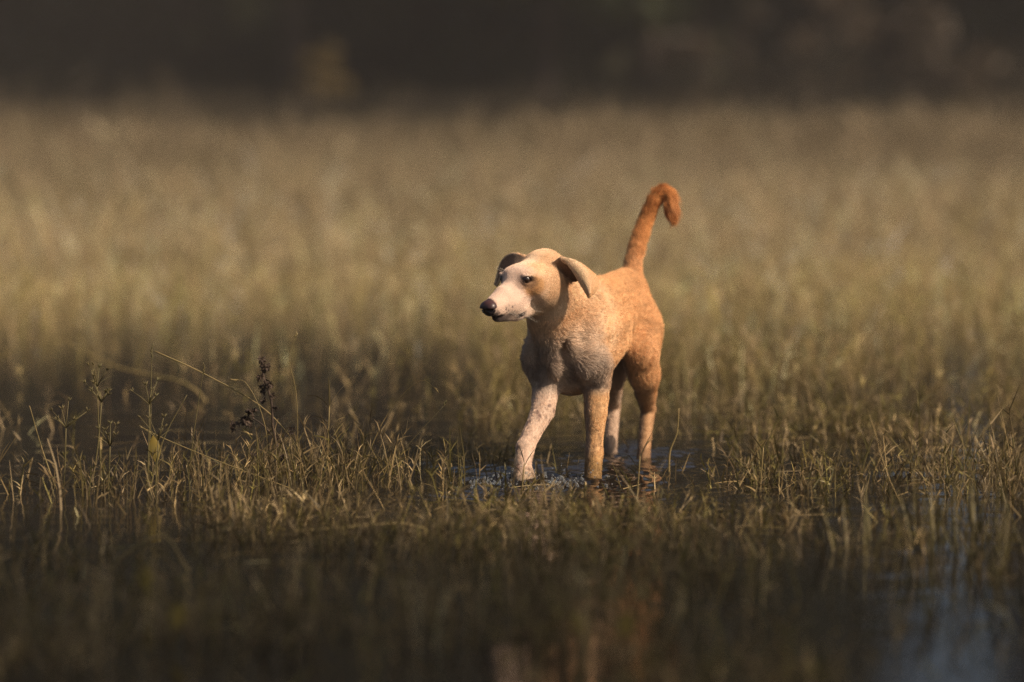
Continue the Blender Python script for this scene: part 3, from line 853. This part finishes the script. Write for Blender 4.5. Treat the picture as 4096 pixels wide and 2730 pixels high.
# eyes, nose, whiskers
def ball(c, r, n=20):
    th = np.linspace(0, np.pi, n); ph = np.linspace(0, 2 * np.pi, 2 * n, endpoint=False)
    V = c + r * np.stack([np.outer(np.sin(th), np.cos(ph)), np.outer(np.sin(th), np.sin(ph)), np.outer(np.cos(th), np.ones_like(ph))], -1).reshape(-1, 3)
    m = 2 * n; i = np.arange(n - 1)[:, None] * m; j = np.arange(m)[None]
    return V, np.stack([i + j, i + m + j, i + m + (j + 1) % m, i + (j + 1) % m], -1).reshape(-1, 4)
m_eye, nt, b = new_mat("dog_eye"); b.inputs["Base Color"].default_value = (0.018, 0.008, 0.004, 1); b.inputs["Roughness"].default_value = 0.12; b.inputs["Coat Weight"].default_value = 1.0
for e in EYES:
    V, F = ball(e - OFF, ER)
    mesh_np("eye", V, F, m_eye, dog)
m_nose = mat_attr("dog_nose", "col", rough=0.38, spec=0.45, noise=.25, scale=300.0)
nc = head_pt(.1130, 0, -.0275); NH = .0012
n0 = nc - .03; nn_ = np.full(3, 50)
ax = [(n0[k] + NH * np.arange(nn_[k])).astype(np.float32) for k in range(3)]
nf = ell_d(ax, nc, (.0185, .0220, .0172), (HF, HL, HU))
def sm(a, b, k):
    h = np.clip(k - np.abs(a - b), 0, None) / k; return np.minimum(a, b) - h * h * k / 4
nf = sm(nf, ell_d(ax, head_pt(.1135, 0, -.0405), (.011, .011, .012), (HF, HL, HU)), .008)
for sd in (1, -1):
    nf = sm(nf, ell_d(ax, head_pt(.117, sd * .0120, -.0300), (.0130, .0105, .0115), (HF, HL, HU)), .006)
    nf = np.maximum(nf, -cone_d(ax, head_pt(.1335, sd * .0085, -.0320), head_pt(.124, sd * .0180, -.0330), .0056, .0056))
    nf = np.maximum(nf, -cone_d(ax, head_pt(.122, sd * .0190, -.0335), head_pt(.105, sd * .0245, -.0310), .0030, .0012))
V, F = surface_nets(nf.astype(np.float32), n0, NH)
nz = (V - HO) @ HU; nc_ = np.tile(np.array([.020, .013, .014]), (len(V), 1)); nc_ = lerp(nc_, (.075, .034, .034), smooth(-.034, -.012, nz + .010 * (vnoise(V, 160, 81) - .5)) * .85)
mesh_np("nose", V - OFF, F, m_nose, dog, True, {"col": ('POINT', np.concatenate([nc_, np.ones((len(V), 1))], 1))})
g = Geo(); rr = random.Random(3)
for sd in (1, -1):
    for i in range(9):
        a = head_pt(.085 - .006 * i + rr.uniform(-.003, .003), sd * (.026 + .0006 * i), -.05 - .0016 * i)
        d = unit(-HF * .55 + HL * sd * .55 - HU * rr.uniform(.15, .8)); l = rr.uniform(.035, .06)
        g.tube([a, a + d * l * .5 - HU * .002, a + d * l - HU * .01], [.00018, .00014, .00005], 4)
    for i in range(4):
        a = head_pt(.004 + rr.uniform(-.006, .006), sd * .030, .024)
        d = unit(HF * .5 + HL * sd * rr.uniform(.3, .7) + HU * .6)
        g.tube([a - OFF * 0, a + d * .012, a + d * .024 + HU * .001], [.00016, .00012, .00005], 4)
g.v = [v - OFF for v in g.v]
g.build("whiskers", mat_plain("whisker", (.75, .68, .58), (.75, .68, .58)), dog)["kind"] = "stuff"

# ------------------------------------------------------------------ trees of the wood behind the field, and unseen ones added to shade the near water
def crown_mesh(seed, rx, rz, zc, nclump, nleaf, size, pal):
    r = np.random.default_rng(seed)
    d = unit(r.normal(size=(nclump, 3))); rad = r.uniform(.35, 1.0, (nclump, 1)) ** .6
    cc = d * rad * np.array([rx, rx, rz]) + np.array([0, 0, zc])
    cs = r.uniform(.16, .34, nclump) * rx
    k = r.integers(0, nclump, nleaf)
    q = unit(r.normal(size=(nleaf, 3))) * (r.uniform(.2, 1, (nleaf, 1)) ** .5) * cs[k][:, None]
    P = cc[k] + q * np.array([1, 1, .7])
    a = unit(r.normal(size=(nleaf, 3))); b = unit(np.cross(a, r.normal(size=(nleaf, 3))))
    sz = (size * r.uniform(.6, 1.4, nleaf))[:, None]
    V = np.stack([P - a * sz, P - b * sz * .45 + a * sz * .1, P + a * sz, P + b * sz * .45 + a * sz * .1], 1).reshape(-1, 3)
    F = np.arange(nleaf * 4).reshape(-1, 4)
    pal = np.asarray(pal); c = pal[r.integers(0, len(pal), nleaf)] * r.uniform(.7, 1.3, (nleaf, 1))
    C = np.repeat(np.concatenate([c, np.ones((nleaf, 1))], 1), 4, axis=0)
    return V, F, C, cc

def tree(name, loc, seed, h, rx, rz, zc, trunk_r, label, group, pal, nleaf=11000, size=.24, nclump=40, lean=(0, 0), proto=None, rot=0.0, scale=1.0):
    t = empty(name, loc); t.rotation_euler[2] = rot; t.scale = (scale,) * 3
    tag(t, label, "tree", group)
    if proto is None:
        r = random.Random(seed)
        V, F, C, cc = crown_mesh(seed, rx, rz, zc, nclump, nleaf, size, pal)
        crown = mesh_np("crown", V, F, M_LEAF, t, False, {"col": ('POINT', C)})
        g = Geo()
        top = np.array([lean[0], lean[1], h * .8])
        pts = bez([np.array([0, 0, -.15]), np.array([r.uniform(-.1, .1), r.uniform(-.1, .1), h * .25]), top * .6 + np.array([r.uniform(-.2, .2), r.uniform(-.2, .2), h * .02]), top], 12)
        g.tube(pts, np.interp(np.linspace(0, 1, 12), [0, .06, .15, 1], [trunk_r * 1.6, trunk_r * 1.15, trunk_r, trunk_r * .18]), 9)
        for c in cc[::2]:
            i = r.randint(3, 9); a = pts[i]
            m = (a + c) / 2 + np.array([r.uniform(-.2, .2), r.uniform(-.2, .2), .25])
            g.tube(bez([a, m, c], 7), np.linspace(trunk_r * .36, trunk_r * .05, 7), 5)
        g.build("trunk", M_BARK, t)
    else:
        for ch in proto.children:
            o = ch.copy(); COL.objects.link(o); o.parent = t
    return t

GREENS = [(.030, .040, .012), (.042, .050, .016), (.022, .030, .010), (.055, .055, .02)]
BROWNS = [(.09, .065, .042), (.065, .05, .034), (.12, .09, .055), (.05, .04, .025)]
wood = "trees standing in the dark wood behind the field"
protos = [
    tree("forest_tree", (-11.3, 53, .05), 101, 13, 3.6, 4.6, 7.2, .22, "dark leafy tree in the shadowed wood beyond the grass field", wood, GREENS),
    tree("forest_tree", (-4.2, 54, .05), 102, 14, 3.8, 5.0, 7.6, .26, "dark leafy tree in the shadowed wood beyond the grass field", wood, GREENS),
    tree("forest_tree", (.6, 52.5, .05), 103, 12, 3.5, 4.4, 6.8, .20, "dark leafy tree in the shadowed wood beyond the grass field", wood, GREENS)]
k = 0
for (x, y, s_) in ((-14.5, 54, 1.05), (-20, 53, 1.1), (3.9, 55.5, .95), (16.0, 55.5, .95), (18, 53, 1.05),
                   (-17, 59, 1.1), (-12, 58.5, 1.0), (-6.8, 59, 1.15), (-1.8, 59.5, 1.05), (3.0, 60, 1.1), (17.0, 60.5, 1.1), (21, 59, 1.1),
                   (-22, 65, 1.2), (-14.5, 65, 1.25), (-8.5, 66, 1.2), (-3, 66, 1.25), (5.5, 67, 1.2), (18.5, 66, 1.2)):
    tree("forest_tree", (x, y, .05), 0, 0, 0, 0, 0, 0, "dark leafy tree in the shadowed wood beyond the grass field", wood, None, proto=protos[k % 3], rot=k * 1.9, scale=s_)
    k += 1
# the depth of the wood: one dark mass of leaves that nobody could count, open to the sky at one place on the right
r_ = np.random.default_rng(500)
n = 72000
P = np.column_stack([r_.uniform(-42, 42, n), r_.uniform(63, 76, n), r_.uniform(0, 1, n)])
top = 22.0 + 4.0 * (vnoise(P[:, :1] * [[1, 0]], .22, 91) - .5) - 16.0 * np.exp(-((P[:, 0] - 10.8) / 2.3) ** 4)
P[:, 2] = P[:, 2] * top
a_ = unit(r_.normal(size=(n, 3))); b_ = unit(np.cross(a_, r_.normal(size=(n, 3)))); sz = r_.uniform(.28, .6, (n, 1))
V = np.stack([P - a_ * sz, P - b_ * sz * .5, P + a_ * sz, P + b_ * sz * .5], 1).reshape(-1, 3)
c_ = np.array(GREENS)[r_.integers(0, 4, n)] * r_.uniform(.6, 1.1, (n, 1))
tag(mesh_np("woodland", V, np.arange(n * 4).reshape(-1, 4), M_LEAF, None, False, {"col": ('POINT', np.repeat(np.concatenate([c_, np.ones((n, 1))], 1), 4, axis=0))}), "dark mass of woodland closing off the far side of the field", "woodland", None, "stuff")
# undergrowth at the wood's edge
def shrub(name, loc, seed, rx, rz, label, group, pal, nleaf=2200, size=.12):
    t = empty(name, loc); tag(t, label, "shrub", group)
    V, F, C, cc = crown_mesh(seed, rx, rz, rz * .95, 22, nleaf, size, pal)
    V[:, 2] = np.maximum(V[:, 2], .0)
    mesh_np("foliage", V, F, M_LEAF, t, False, {"col": ('POINT', C)})
    g = Geo(); r = random.Random(seed)
    for c in cc[::2]:
        g.tube(bez([np.array([r.uniform(-.15, .15), r.uniform(-.15, .15), -.1]), c * .5 + np.array([0, 0, .1]), c], 6), np.linspace(.03, .008, 6), 5)
    g.build("stems", M_BARK, t)
    return t
for i, (x, y, rx, rz) in enumerate(((-10.2, 56.5, 2.4, 1.9), (-7.0, 57, 2.5, 2.0), (-3.4, 58, 2.6, 2.0), (-.2, 57, 2.3, 1.9), (2.6, 58, 2.4, 2.0), (-13.5, 58, 2.5, 2.0), (11.8, 58, 2.4, 2.0))):
    shrub("shrub", (x, y, .02), 200 + i, rx, rz, "low dark shrub in the shade under the trees", "dark shrubs under the trees", GREENS)
for i, (x, y, rx, rz, lb) in enumerate(((3.6, 49.0, 1.1, 1.35, "brown dry bush left of the others at the sunlit edge of the wood"), (5.6, 49.6, 1.3, 1.7, "tallest brown dry bush at the sunlit edge of the wood"), (7.6, 49.2, 1.2, 1.3, "brown dry bush right of the others at the edge of the wood"))):
    shrub("dry_bush", (x, y, .02), 230 + i, rx, rz, lb, "brown dry bushes at the edge of the wood", BROWNS, 2600, .11)
shrub("yellow_bush", (-3.55, 50.5, .02), 240, .52, .85, "small yellowish bush standing out against the dark wood on the left", None, [(.17, .12, .03), (.12, .085, .025), (.2, .15, .05)], 1200, .08)
# trees beside the camera: out of the picture, added to shade the near water
shade = "unseen trees added right of the camera to shade the near water"
sp = tree("shade_tree", (7.3, -6.9, -.05), 301, 8.4, 2.5, 1.7, 6.2, .18, "leafy tree out of view, added to shade the near water", shade, [(.05, .07, .02), (.07, .08, .025)], 4600, .12, 38)
tree("shade_tree", (4.9, -6.2, -.05), 0, 0, 0, 0, 0, 0, "leafy tree out of view, added to shade the near water", shade, None, proto=sp, rot=2.2, scale=.9)

# a row of tall trees along the right-hand side of the field, out of the picture, added to throw shade across the far grass
row = "unseen tall trees added right of the field to shade it"
rp = tree("field_shade_tree", (13.0, 24.5, .05), 311, 19, 3.4, 6.0, 12.6, .3, "tall tree out of view beside the field, added to shade the far grass", row, GREENS, 4200, .3, 46)
for i, (x, y) in enumerate(((12.4, 30.0), (13.4, 35.5), (16.5, 28.5), (17.0, 37.0))):
    tree("field_shade_tree", (x, y, .05), 0, 0, 0, 0, 0, 0, "tall tree out of view beside the field, added to shade the far grass", row, None, proto=rp, rot=1.3 * i + .7, scale=1.0 + .05 * (i % 3))


# ------------------------------------------------------------------ single plants in the sharp band
def along(p0, p1, sag, n=8, side=0.0):
    p0, p1 = np.array(p0, float), np.array(p1, float); t = np.linspace(0, 1, n)[:, None]
    return p0 + (p1 - p0) * t + np.array([side, 0, sag]) * (4 * t * (1 - t))

def sedge(loc, h, lean, rays, seed, label, second=None):
    """leafless stalk with a spray of thin rays and small spikelets at the top"""
    t = empty("sedge_plant", loc); tag(t, label, "sedge", "sedge stalks on the left")
    r = random.Random(seed)
    g = Geo(); tip = np.array([lean[0], lean[1], h])
    g.tube(along((0, 0, -.05), tip, 0, 6, lean[0] * .15), np.linspace(.0024, .0014, 6), 6)
    g.build("stalk", M_SEDGE, t)
    for k in range(rays):
        a = r.uniform(0, 6.28); e = r.uniform(.55, 1.35); l = r.uniform(.025, .07)
        d = np.array([math.cos(a) * math.cos(e), math.sin(a) * math.cos(e), math.sin(e)])
        g = Geo(); end = tip + d * l
        g.tube([tip, tip + d * l * .5 + np.array([0, 0, .002]), end], [.0013, .001, .0008], 5)
        for q in range(4):
            a2 = r.uniform(0, 6.28); d2 = unit(d + .9 * np.array([math.cos(a2), math.sin(a2), r.uniform(0, .6)]))
            g.tube([end, end + d2 * .006, end + d2 * .013], [.0007, .0016, .0003], 5)
        g.build("ray", M_SEDGE, t)
    for k in range(3):
        a = r.uniform(0, 6.28); d = np.array([math.cos(a), math.sin(a), .5])
        g = Geo(); g.strip(along(tip, tip + d * .05, .006, 5), [.0025, .0035, .003, .002, .0004], (-d[1], d[0], 0), .15)
        g.build("bract", M_SEDGE, t)
    return t
# positions follow the photograph's sharp band, about 7.6 m from the camera
for i, (x, y, h, lx, ly, rays, lb) in enumerate((
        (-1.115, -.25, .150, .012, 0, 6, "short sedge with a wide spray, nearest the picture's left edge"),
        (-1.060, -.18, .205, .035, .01, 7, "sedge leaning right with a tangle of rays, on the far left"),
        (-1.000, -.30, .110, .012, 0, 6, "low sedge with a dense spray under the leaning one"),
        (-1.030, -.12, .240, -.012, 0, 7, "tall upright sedge with a double spray of seed heads"),
        (-.910, -.22, .205, .010, 0, 5, "slim sedge left of the upright yellow leaf"),
        (-.880, -.35, .130, .016, 0, 5, "small sedge with a fan of rays right of the yellow leaf"))):
    sedge((x, y, 0), h, (lx, ly), rays, 400 + i, lb)

def stalk(name, pts, r0, r1, label, mat=M_STALK, head=0, seed=0, cat="stalk"):
    base = np.array(pts[0]); t = empty(name, tuple(base)); tag(t, label, cat, "single stalks in the grass")
    P = bez(np.array(pts) - base, 14)
    g = Geo(); g.tube(P, np.linspace(r0, r1, 14), 6); g.build("stem", mat, t)
    r = random.Random(seed)
    if head:
        g = Geo(); d = unit(P[-1] - P[-2])
        for q in range(head):
            a = P[-1] - d * .004 * q; a2 = r.uniform(0, 6.28)
            e = unit(d + .5 * np.array([math.cos(a2), math.sin(a2), .2]))
            g.tube([a, a + e * .005, a + e * .011], [.0008, .0018, .0003], 5)
        o = g.build("seed_head", mat, t); o["kind"] = "stuff"
    return t
stalk("grass_stalk", [(-.925, -.05, -.05), (-.918, -.045, .12), (-.915, -.04, .27), (-.912, -.04, .335)], .0016, .0010, "thin upright stalk with a seed head, tallest on the left", M_SEDGE, 9, 1)
stalk("grass_stalk", [(-.50, -.05, .02), (-.62, -.05, .17), (-.78, -.045, .265), (-.905, -.04, .322)], .0014, .0022, "long straw stem slanting from upper left into the weed clump", M_STALK, 0, 2)
stalk("grass_stalk", [(-.55, -.25, .0), (-.72, -.22, .06), (-.86, -.2, .115), (-.92, -.2, .145)], .0012, .0016, "low straw stem slanting below the long one", M_STALK, 3, 3)
stalk("grass_stalk", [(-.90, -.3, -.03), (-.86, -.29, .12), (-.80, -.28, .235)], .0026, .0008, "flat grey blade leaning right between the sedges and the long stem", M_SEDGE, 0, 4)
stalk("grass_stalk", [(-.82, -.1, -.03), (-.805, -.1, .1), (-.775, -.1, .29)], .0016, .0009, "thin dark stalk leaning right beneath the long slanted stem", M_SEDGE, 6, 5)
stalk("grass_stalk", [(-1.13, -.2, -.03), (-1.17, -.2, .09), (-1.2, -.2, .20)], .0028, .001, "stiff blade leaning left at the picture's left edge", M_STALK, 0, 6)
stalk("grass_stalk", [(-.545, -.02, -.03), (-.548, -.02, .2), (-.566, -.02, .3), (-.548, -.02, .362)], .0012, .0006, "hair-thin stem kinked at the top, right of the wilted weed", M_STALK, 3, 7)
stalk("grass_stalk", [(-.60, -.1, -.03), (-.625, -.1, .15), (-.668, -.1, .245), (-.705, -.1, .255)], .0013, .0006, "thin stem nodding left beside the wilted weed", M_STALK, 6, 8)
stalk("grass_stalk", [(-.40, -.15, -.03), (-.32, -.14, .16), (-.235, -.14, .255), (-.19, -.14, .235)], .0012, .0007, "long thin stem arching right over the grass clump", M_STALK, 4, 9)
stalk("grass_stalk", [(-.36, -.2, -.03), (-.26, -.2, .1), (-.165, -.2, .205)], .0011, .0006, "thin grey stem leaning right below the arching one", M_SEDGE, 3, 10)
stalk("bent_stalk", [(-.86, -1.55, -.03), (-.80, -1.56, .03), (-.735, -1.57, .068), (-.705, -1.57, .062), (-.665, -1.58, .0), (-.64, -1.58, -.03)], .004, .0035, "blurred straw stalk bent like an elbow in the near water", M_STALK, 0, 11)
stalk("bent_stalk", [(-.93, 1.9, -.04), (-1.02, 1.93, .045), (-1.13, 2.0, .068), (-1.25, 2.05, .088), (-1.36, 2.1, .13), (-1.44, 2.1, .175)], .0055, .003, "pale blurred stem curving low across the grass, behind left", M_STALK, 0, 12)
stalk("floating_stem", [(-.50, -1.05, .006), (-.38, -1.02, .010), (-.26, -.99, .016), (-.20, -.98, .004)], .003, .002, "pale dead stem lying on the water left of the dog", M_STALK, 0, 13)
stalk("grass_stalk", [(.405, .08, -.03), (.407, .08, .05), (.425, .08, .10), (.43, .08, .165)], .0032, .0015, "straw-coloured stalk standing right of the dog's hind paw", M_STALK, 0, 14)

# leafy culm with three spreading blades right of the weed
def culm(loc, h, blades, seed, label, w=.006):
    t = empty("grass_culm", loc); tag(t, label, "grass plant", "leafy grass culms")
    r = random.Random(seed)
    g = Geo(); g.tube(along((0, 0, -.04), (.01, 0, h), 0, 6), np.linspace(.0022, .0014, 6), 6); g.build("stem", M_STALK, t)
    for (z, a, e, l) in blades:
        d = np.array([math.cos(a) * math.cos(e), math.sin(a) * math.cos(e) * .4, math.sin(e)])
        p = np.array([.01 * z / h, 0, z])
        g = Geo(); P = along(p, p + d * l, .012 * (1 if e < .9 else .2), 7)
        g.strip(P, np.array([.5, .9, 1, .95, .8, .5, .06]) * w, (-d[1] + .2, d[0], .3), .18)
        g.build("blade", M_STALK, t)
    return t
culm((-.47, -.1, 0), .19, [(.19, 1.75, 1.35, .075), (.185, .2, .85, .085), (.185, 3.0, .45, .065), (.14, 3.1, .35, .05), (.12, .1, .7, .06)], 1, "leafy culm with a three-way spread of pale blades right of the wilted weed")
culm((.62, -.15, 0), .09, [(.09, .3, 1.0, .05), (.08, 2.8, .9, .06), (.05, 3.3, .4, .05)], 2, "short forked grass culm standing right of the dog in the water")
culm((.30, -.42, 0), .10, [(.10, .5, 1.0, .09), (.09, .8, .8, .07), (.06, 2.6, .8, .06), (.05, 2.9, .4, .06)], 3, "grass culm in front of the standing foreleg")
culm((.02, -.33, 0), .07, [(.07, 2.2, 1.1, .05), (.06, .7, .9, .06), (.04, 2.7, .5, .05)], 4, "grass culm crossing the splashing paw")

# wilted weed: dark stem hung with crumpled leaves
def crumpled(g, c, r, size):
    for _ in range(5):
        a = r.uniform(0, 6.28); e = r.uniform(-1.2, .9)
        d = np.array([math.cos(a) * math.cos(e), math.sin(a) * math.cos(e), math.sin(e)])
        P = np.array([c + d * size * t_ + np.array([r.uniform(-.2, .2), r.uniform(-.2, .2), -.5 * t_ * t_ + r.uniform(-.12, .12)]) * size for t_ in np.linspace(0, 1, 6)])
        s = unit(np.array([r.uniform(-1, 1), r.uniform(-1, 1), r.uniform(-1, 1)]))
        g.strip(P, np.array([.15, .5, .62, .5, .35, .05]) * size * r.uniform(.7, 1.2), s, r.uniform(-.4, .4))
t = empty("wilted_weed", (-.60, -.08, 0)); tag(t, "dark wilted weed with crumpled black-brown leaves rising from the grass", "weed")
r = random.Random(12)
stem = bez([(.012, 0, -.04), (.010, 0, .06), (-.004, 0, .13), (-.008, 0, .20), (-.028, 0, .265), (-.030, 0, .300)], 16)
g = Geo(); g.tube(stem, np.linspace(.0045, .002, 16), 7); g.build("stem", M_WILT, t)
for (c, sz, n) in (((-.030, 0, .305), .020, 3), ((-.026, 0, .285), .024, 4), ((-.034, 0, .262), .020, 3), ((-.018, 0, .250), .020, 3), ((-.030, 0, .232), .022, 3), ((-.008, 0, .222), .018, 2), ((-.026, 0, .200), .018, 2), ((.000, 0, .185), .014, 2),
                   ((-.075, 0, .155), .030, 4), ((-.055, 0, .170), .024, 3), ((-.098, .01, .140), .024, 2), ((.010, 0, .110), .020, 3), ((.040, 0, .125), .018, 2), ((.022, 0, .060), .026, 3), ((-.060, 0, .062), .026, 3), ((-.03, 0, .03), .024, 2)):
    g = Geo()
    for _ in range(n): crumpled(g, np.array(c) + np.array([r.uniform(-.006, .006), r.uniform(-.006, .006), r.uniform(-.006, .006)]), r, sz * .62)
    o = g.build("leaf_cluster", M_WILT, t, False); o["kind"] = "stuff"
for a, b in (((.002, 0, .10), (-.070, 0, .160)), ((.006, 0, .06), (.04, 0, .125))):
    g = Geo(); g.tube(along(a, b, .012), np.linspace(.0022, .001, 8), 5); g.build("twig", M_WILT, t)

def leaf(name, loc, L, W, dirv, side, label, mat=M_YLEAF):
    t = empty(name, loc); tag(t, label, "leaf", "single leaves in the marsh")
    g = Geo(); d = unit(np.array(dirv, float)); P = along((0, 0, 0), d * L, L * .08, 9)
    g.strip(P, W * np.array([.05, .45, .8, 1, .98, .85, .62, .35, .03]), side, .16)
    g.build("blade", mat, t)
    g = Geo(); g.tube([(0, 0, 0), -d * .02 + np.array([0, 0, -.02]), (0, 0, -.07)], [.0012, .0013, .0014], 5); g.build("stem", mat, t)
leaf("upright_leaf", (-.885, -.2, .055), .072, .030, (-.12, 0, 1), (1, .25, 0), "small upright olive-yellow leaf among the sedges on the left")
leaf("yellow_leaf", (-.70, -2.05, .035), .05, .028, (.1, .1, 1), (1, .2, 0), "upper blurred yellow leaf in the dark foreground on the left")
leaf("yellow_leaf", (-.60, -2.45, .03), .05, .03, (.25, .1, 1), (1, .3, 0), "lower blurred yellow leaf in the dark foreground on the left")
leaf("yellow_leaf", (.13, -2.5, .02), .06, .03, (-.4, .1, 1), (1, .3, 0), "left of two yellowish blurred leaves at the bottom centre")
leaf("yellow_leaf", (.19, -2.5, .02), .055, .03, (.5, .1, 1), (1, .3, 0), "right of two yellowish blurred leaves at the bottom centre")

# dark reed tuft on the right
t = empty("reed_tuft", (.95, -1.25, 0)); tag(t, "dark tuft of long reed blades standing in water at the right edge", "reeds")
r = random.Random(31)
for i in range(120):
    x, y = r.gauss(.04, .15), r.gauss(0, .09); a = r.uniform(0, 6.28); l = r.uniform(.09, .24); e = r.uniform(.85, 1.5)
    d = np.array([math.cos(a) * math.cos(e), math.sin(a) * math.cos(e), math.sin(e)])
    g = Geo(); p = np.array([x, y, -.03])
    g.strip(along(p, p + d * l, .01 * r.random(), 6), np.array([.7, 1, .95, .8, .5, .05]) * r.uniform(.004, .008), (-d[1] + .1, d[0], .2), .15)
    g.build("blade", M_SEDGE, t)

# splash round the stepping paw
m_drop, nt, b = new_mat("water_drop"); b.inputs["Base Color"].default_value = (.8, .85, .86, 1); b.inputs["Roughness"].default_value = .03; b.inputs["IOR"].default_value = 1.333; b.inputs["Transmission Weight"].default_value = .9
r = random.Random(77); g = Geo()
def blob(c, rx, rz):
    V, F = ball(np.zeros(3), 1.0, 6)
    V = V * np.array([rx, rx, rz]); a = r.uniform(-.6, .6); V = V @ np.array([[math.cos(a), 0, math.sin(a)], [0, 1, 0], [-math.sin(a), 0, math.cos(a)]])
    g.add(V + c, F)
for i in range(230):
    a = r.uniform(0, 6.28); d = abs(r.gauss(.045, .035)) + .012
    z = max(.001, abs(r.gauss(0, .016)) * max(0, 1.1 - d / .11) + .002)
    s = r.uniform(.0014, .0042)
    blob(np.array([.03 + d * math.cos(a) * 1.5, -.165 + d * math.sin(a), z]), s, s * r.uniform(.6, 2.0))
for i in range(60):
    blob(np.array([r.uniform(-.04, .26), r.uniform(-.25, .02), abs(r.gauss(0, .02)) + .003]), r.uniform(.0012, .0026), r.uniform(.0012, .003))
tag(g.build("splash", m_drop), "small splash of water drops round the dog's stepping paw", "splash", None, "stuff")

# ------------------------------------------------------------------ thin evening mist over the marsh
def haze_box(density):
    x0, x1, y0, y1, z0, z1 = -70, 70, -16, 90, -1.3, 30
    V = np.array([(x, y, z) for x in (x0, x1) for y in (y0, y1) for z in (z0, z1)], float)
    F = np.array([(0, 1, 3, 2), (4, 6, 7, 5), (0, 4, 5, 1), (2, 3, 7, 6), (0, 2, 6, 4), (1, 5, 7, 3)])
    m = bpy.data.materials.new("haze"); m.use_nodes = True; nt = m.node_tree
    nt.nodes.remove(nt.nodes["Principled BSDF"])
    pv = nt.nodes.new("ShaderNodeVolumePrincipled")
    pv.inputs["Color"].default_value = (.95, .9, .84, 1); pv.inputs["Density"].default_value = density; pv.inputs["Anisotropy"].default_value = .2
    nt.links.new(pv.outputs[0], nt.nodes["Material Output"].inputs["Volume"])
    o = mesh_np("haze", V, F, m, None, False)
    o["kind"] = "stuff"; o["label"] = "thin warm evening mist lying over the whole marsh"
haze_box(.0015)
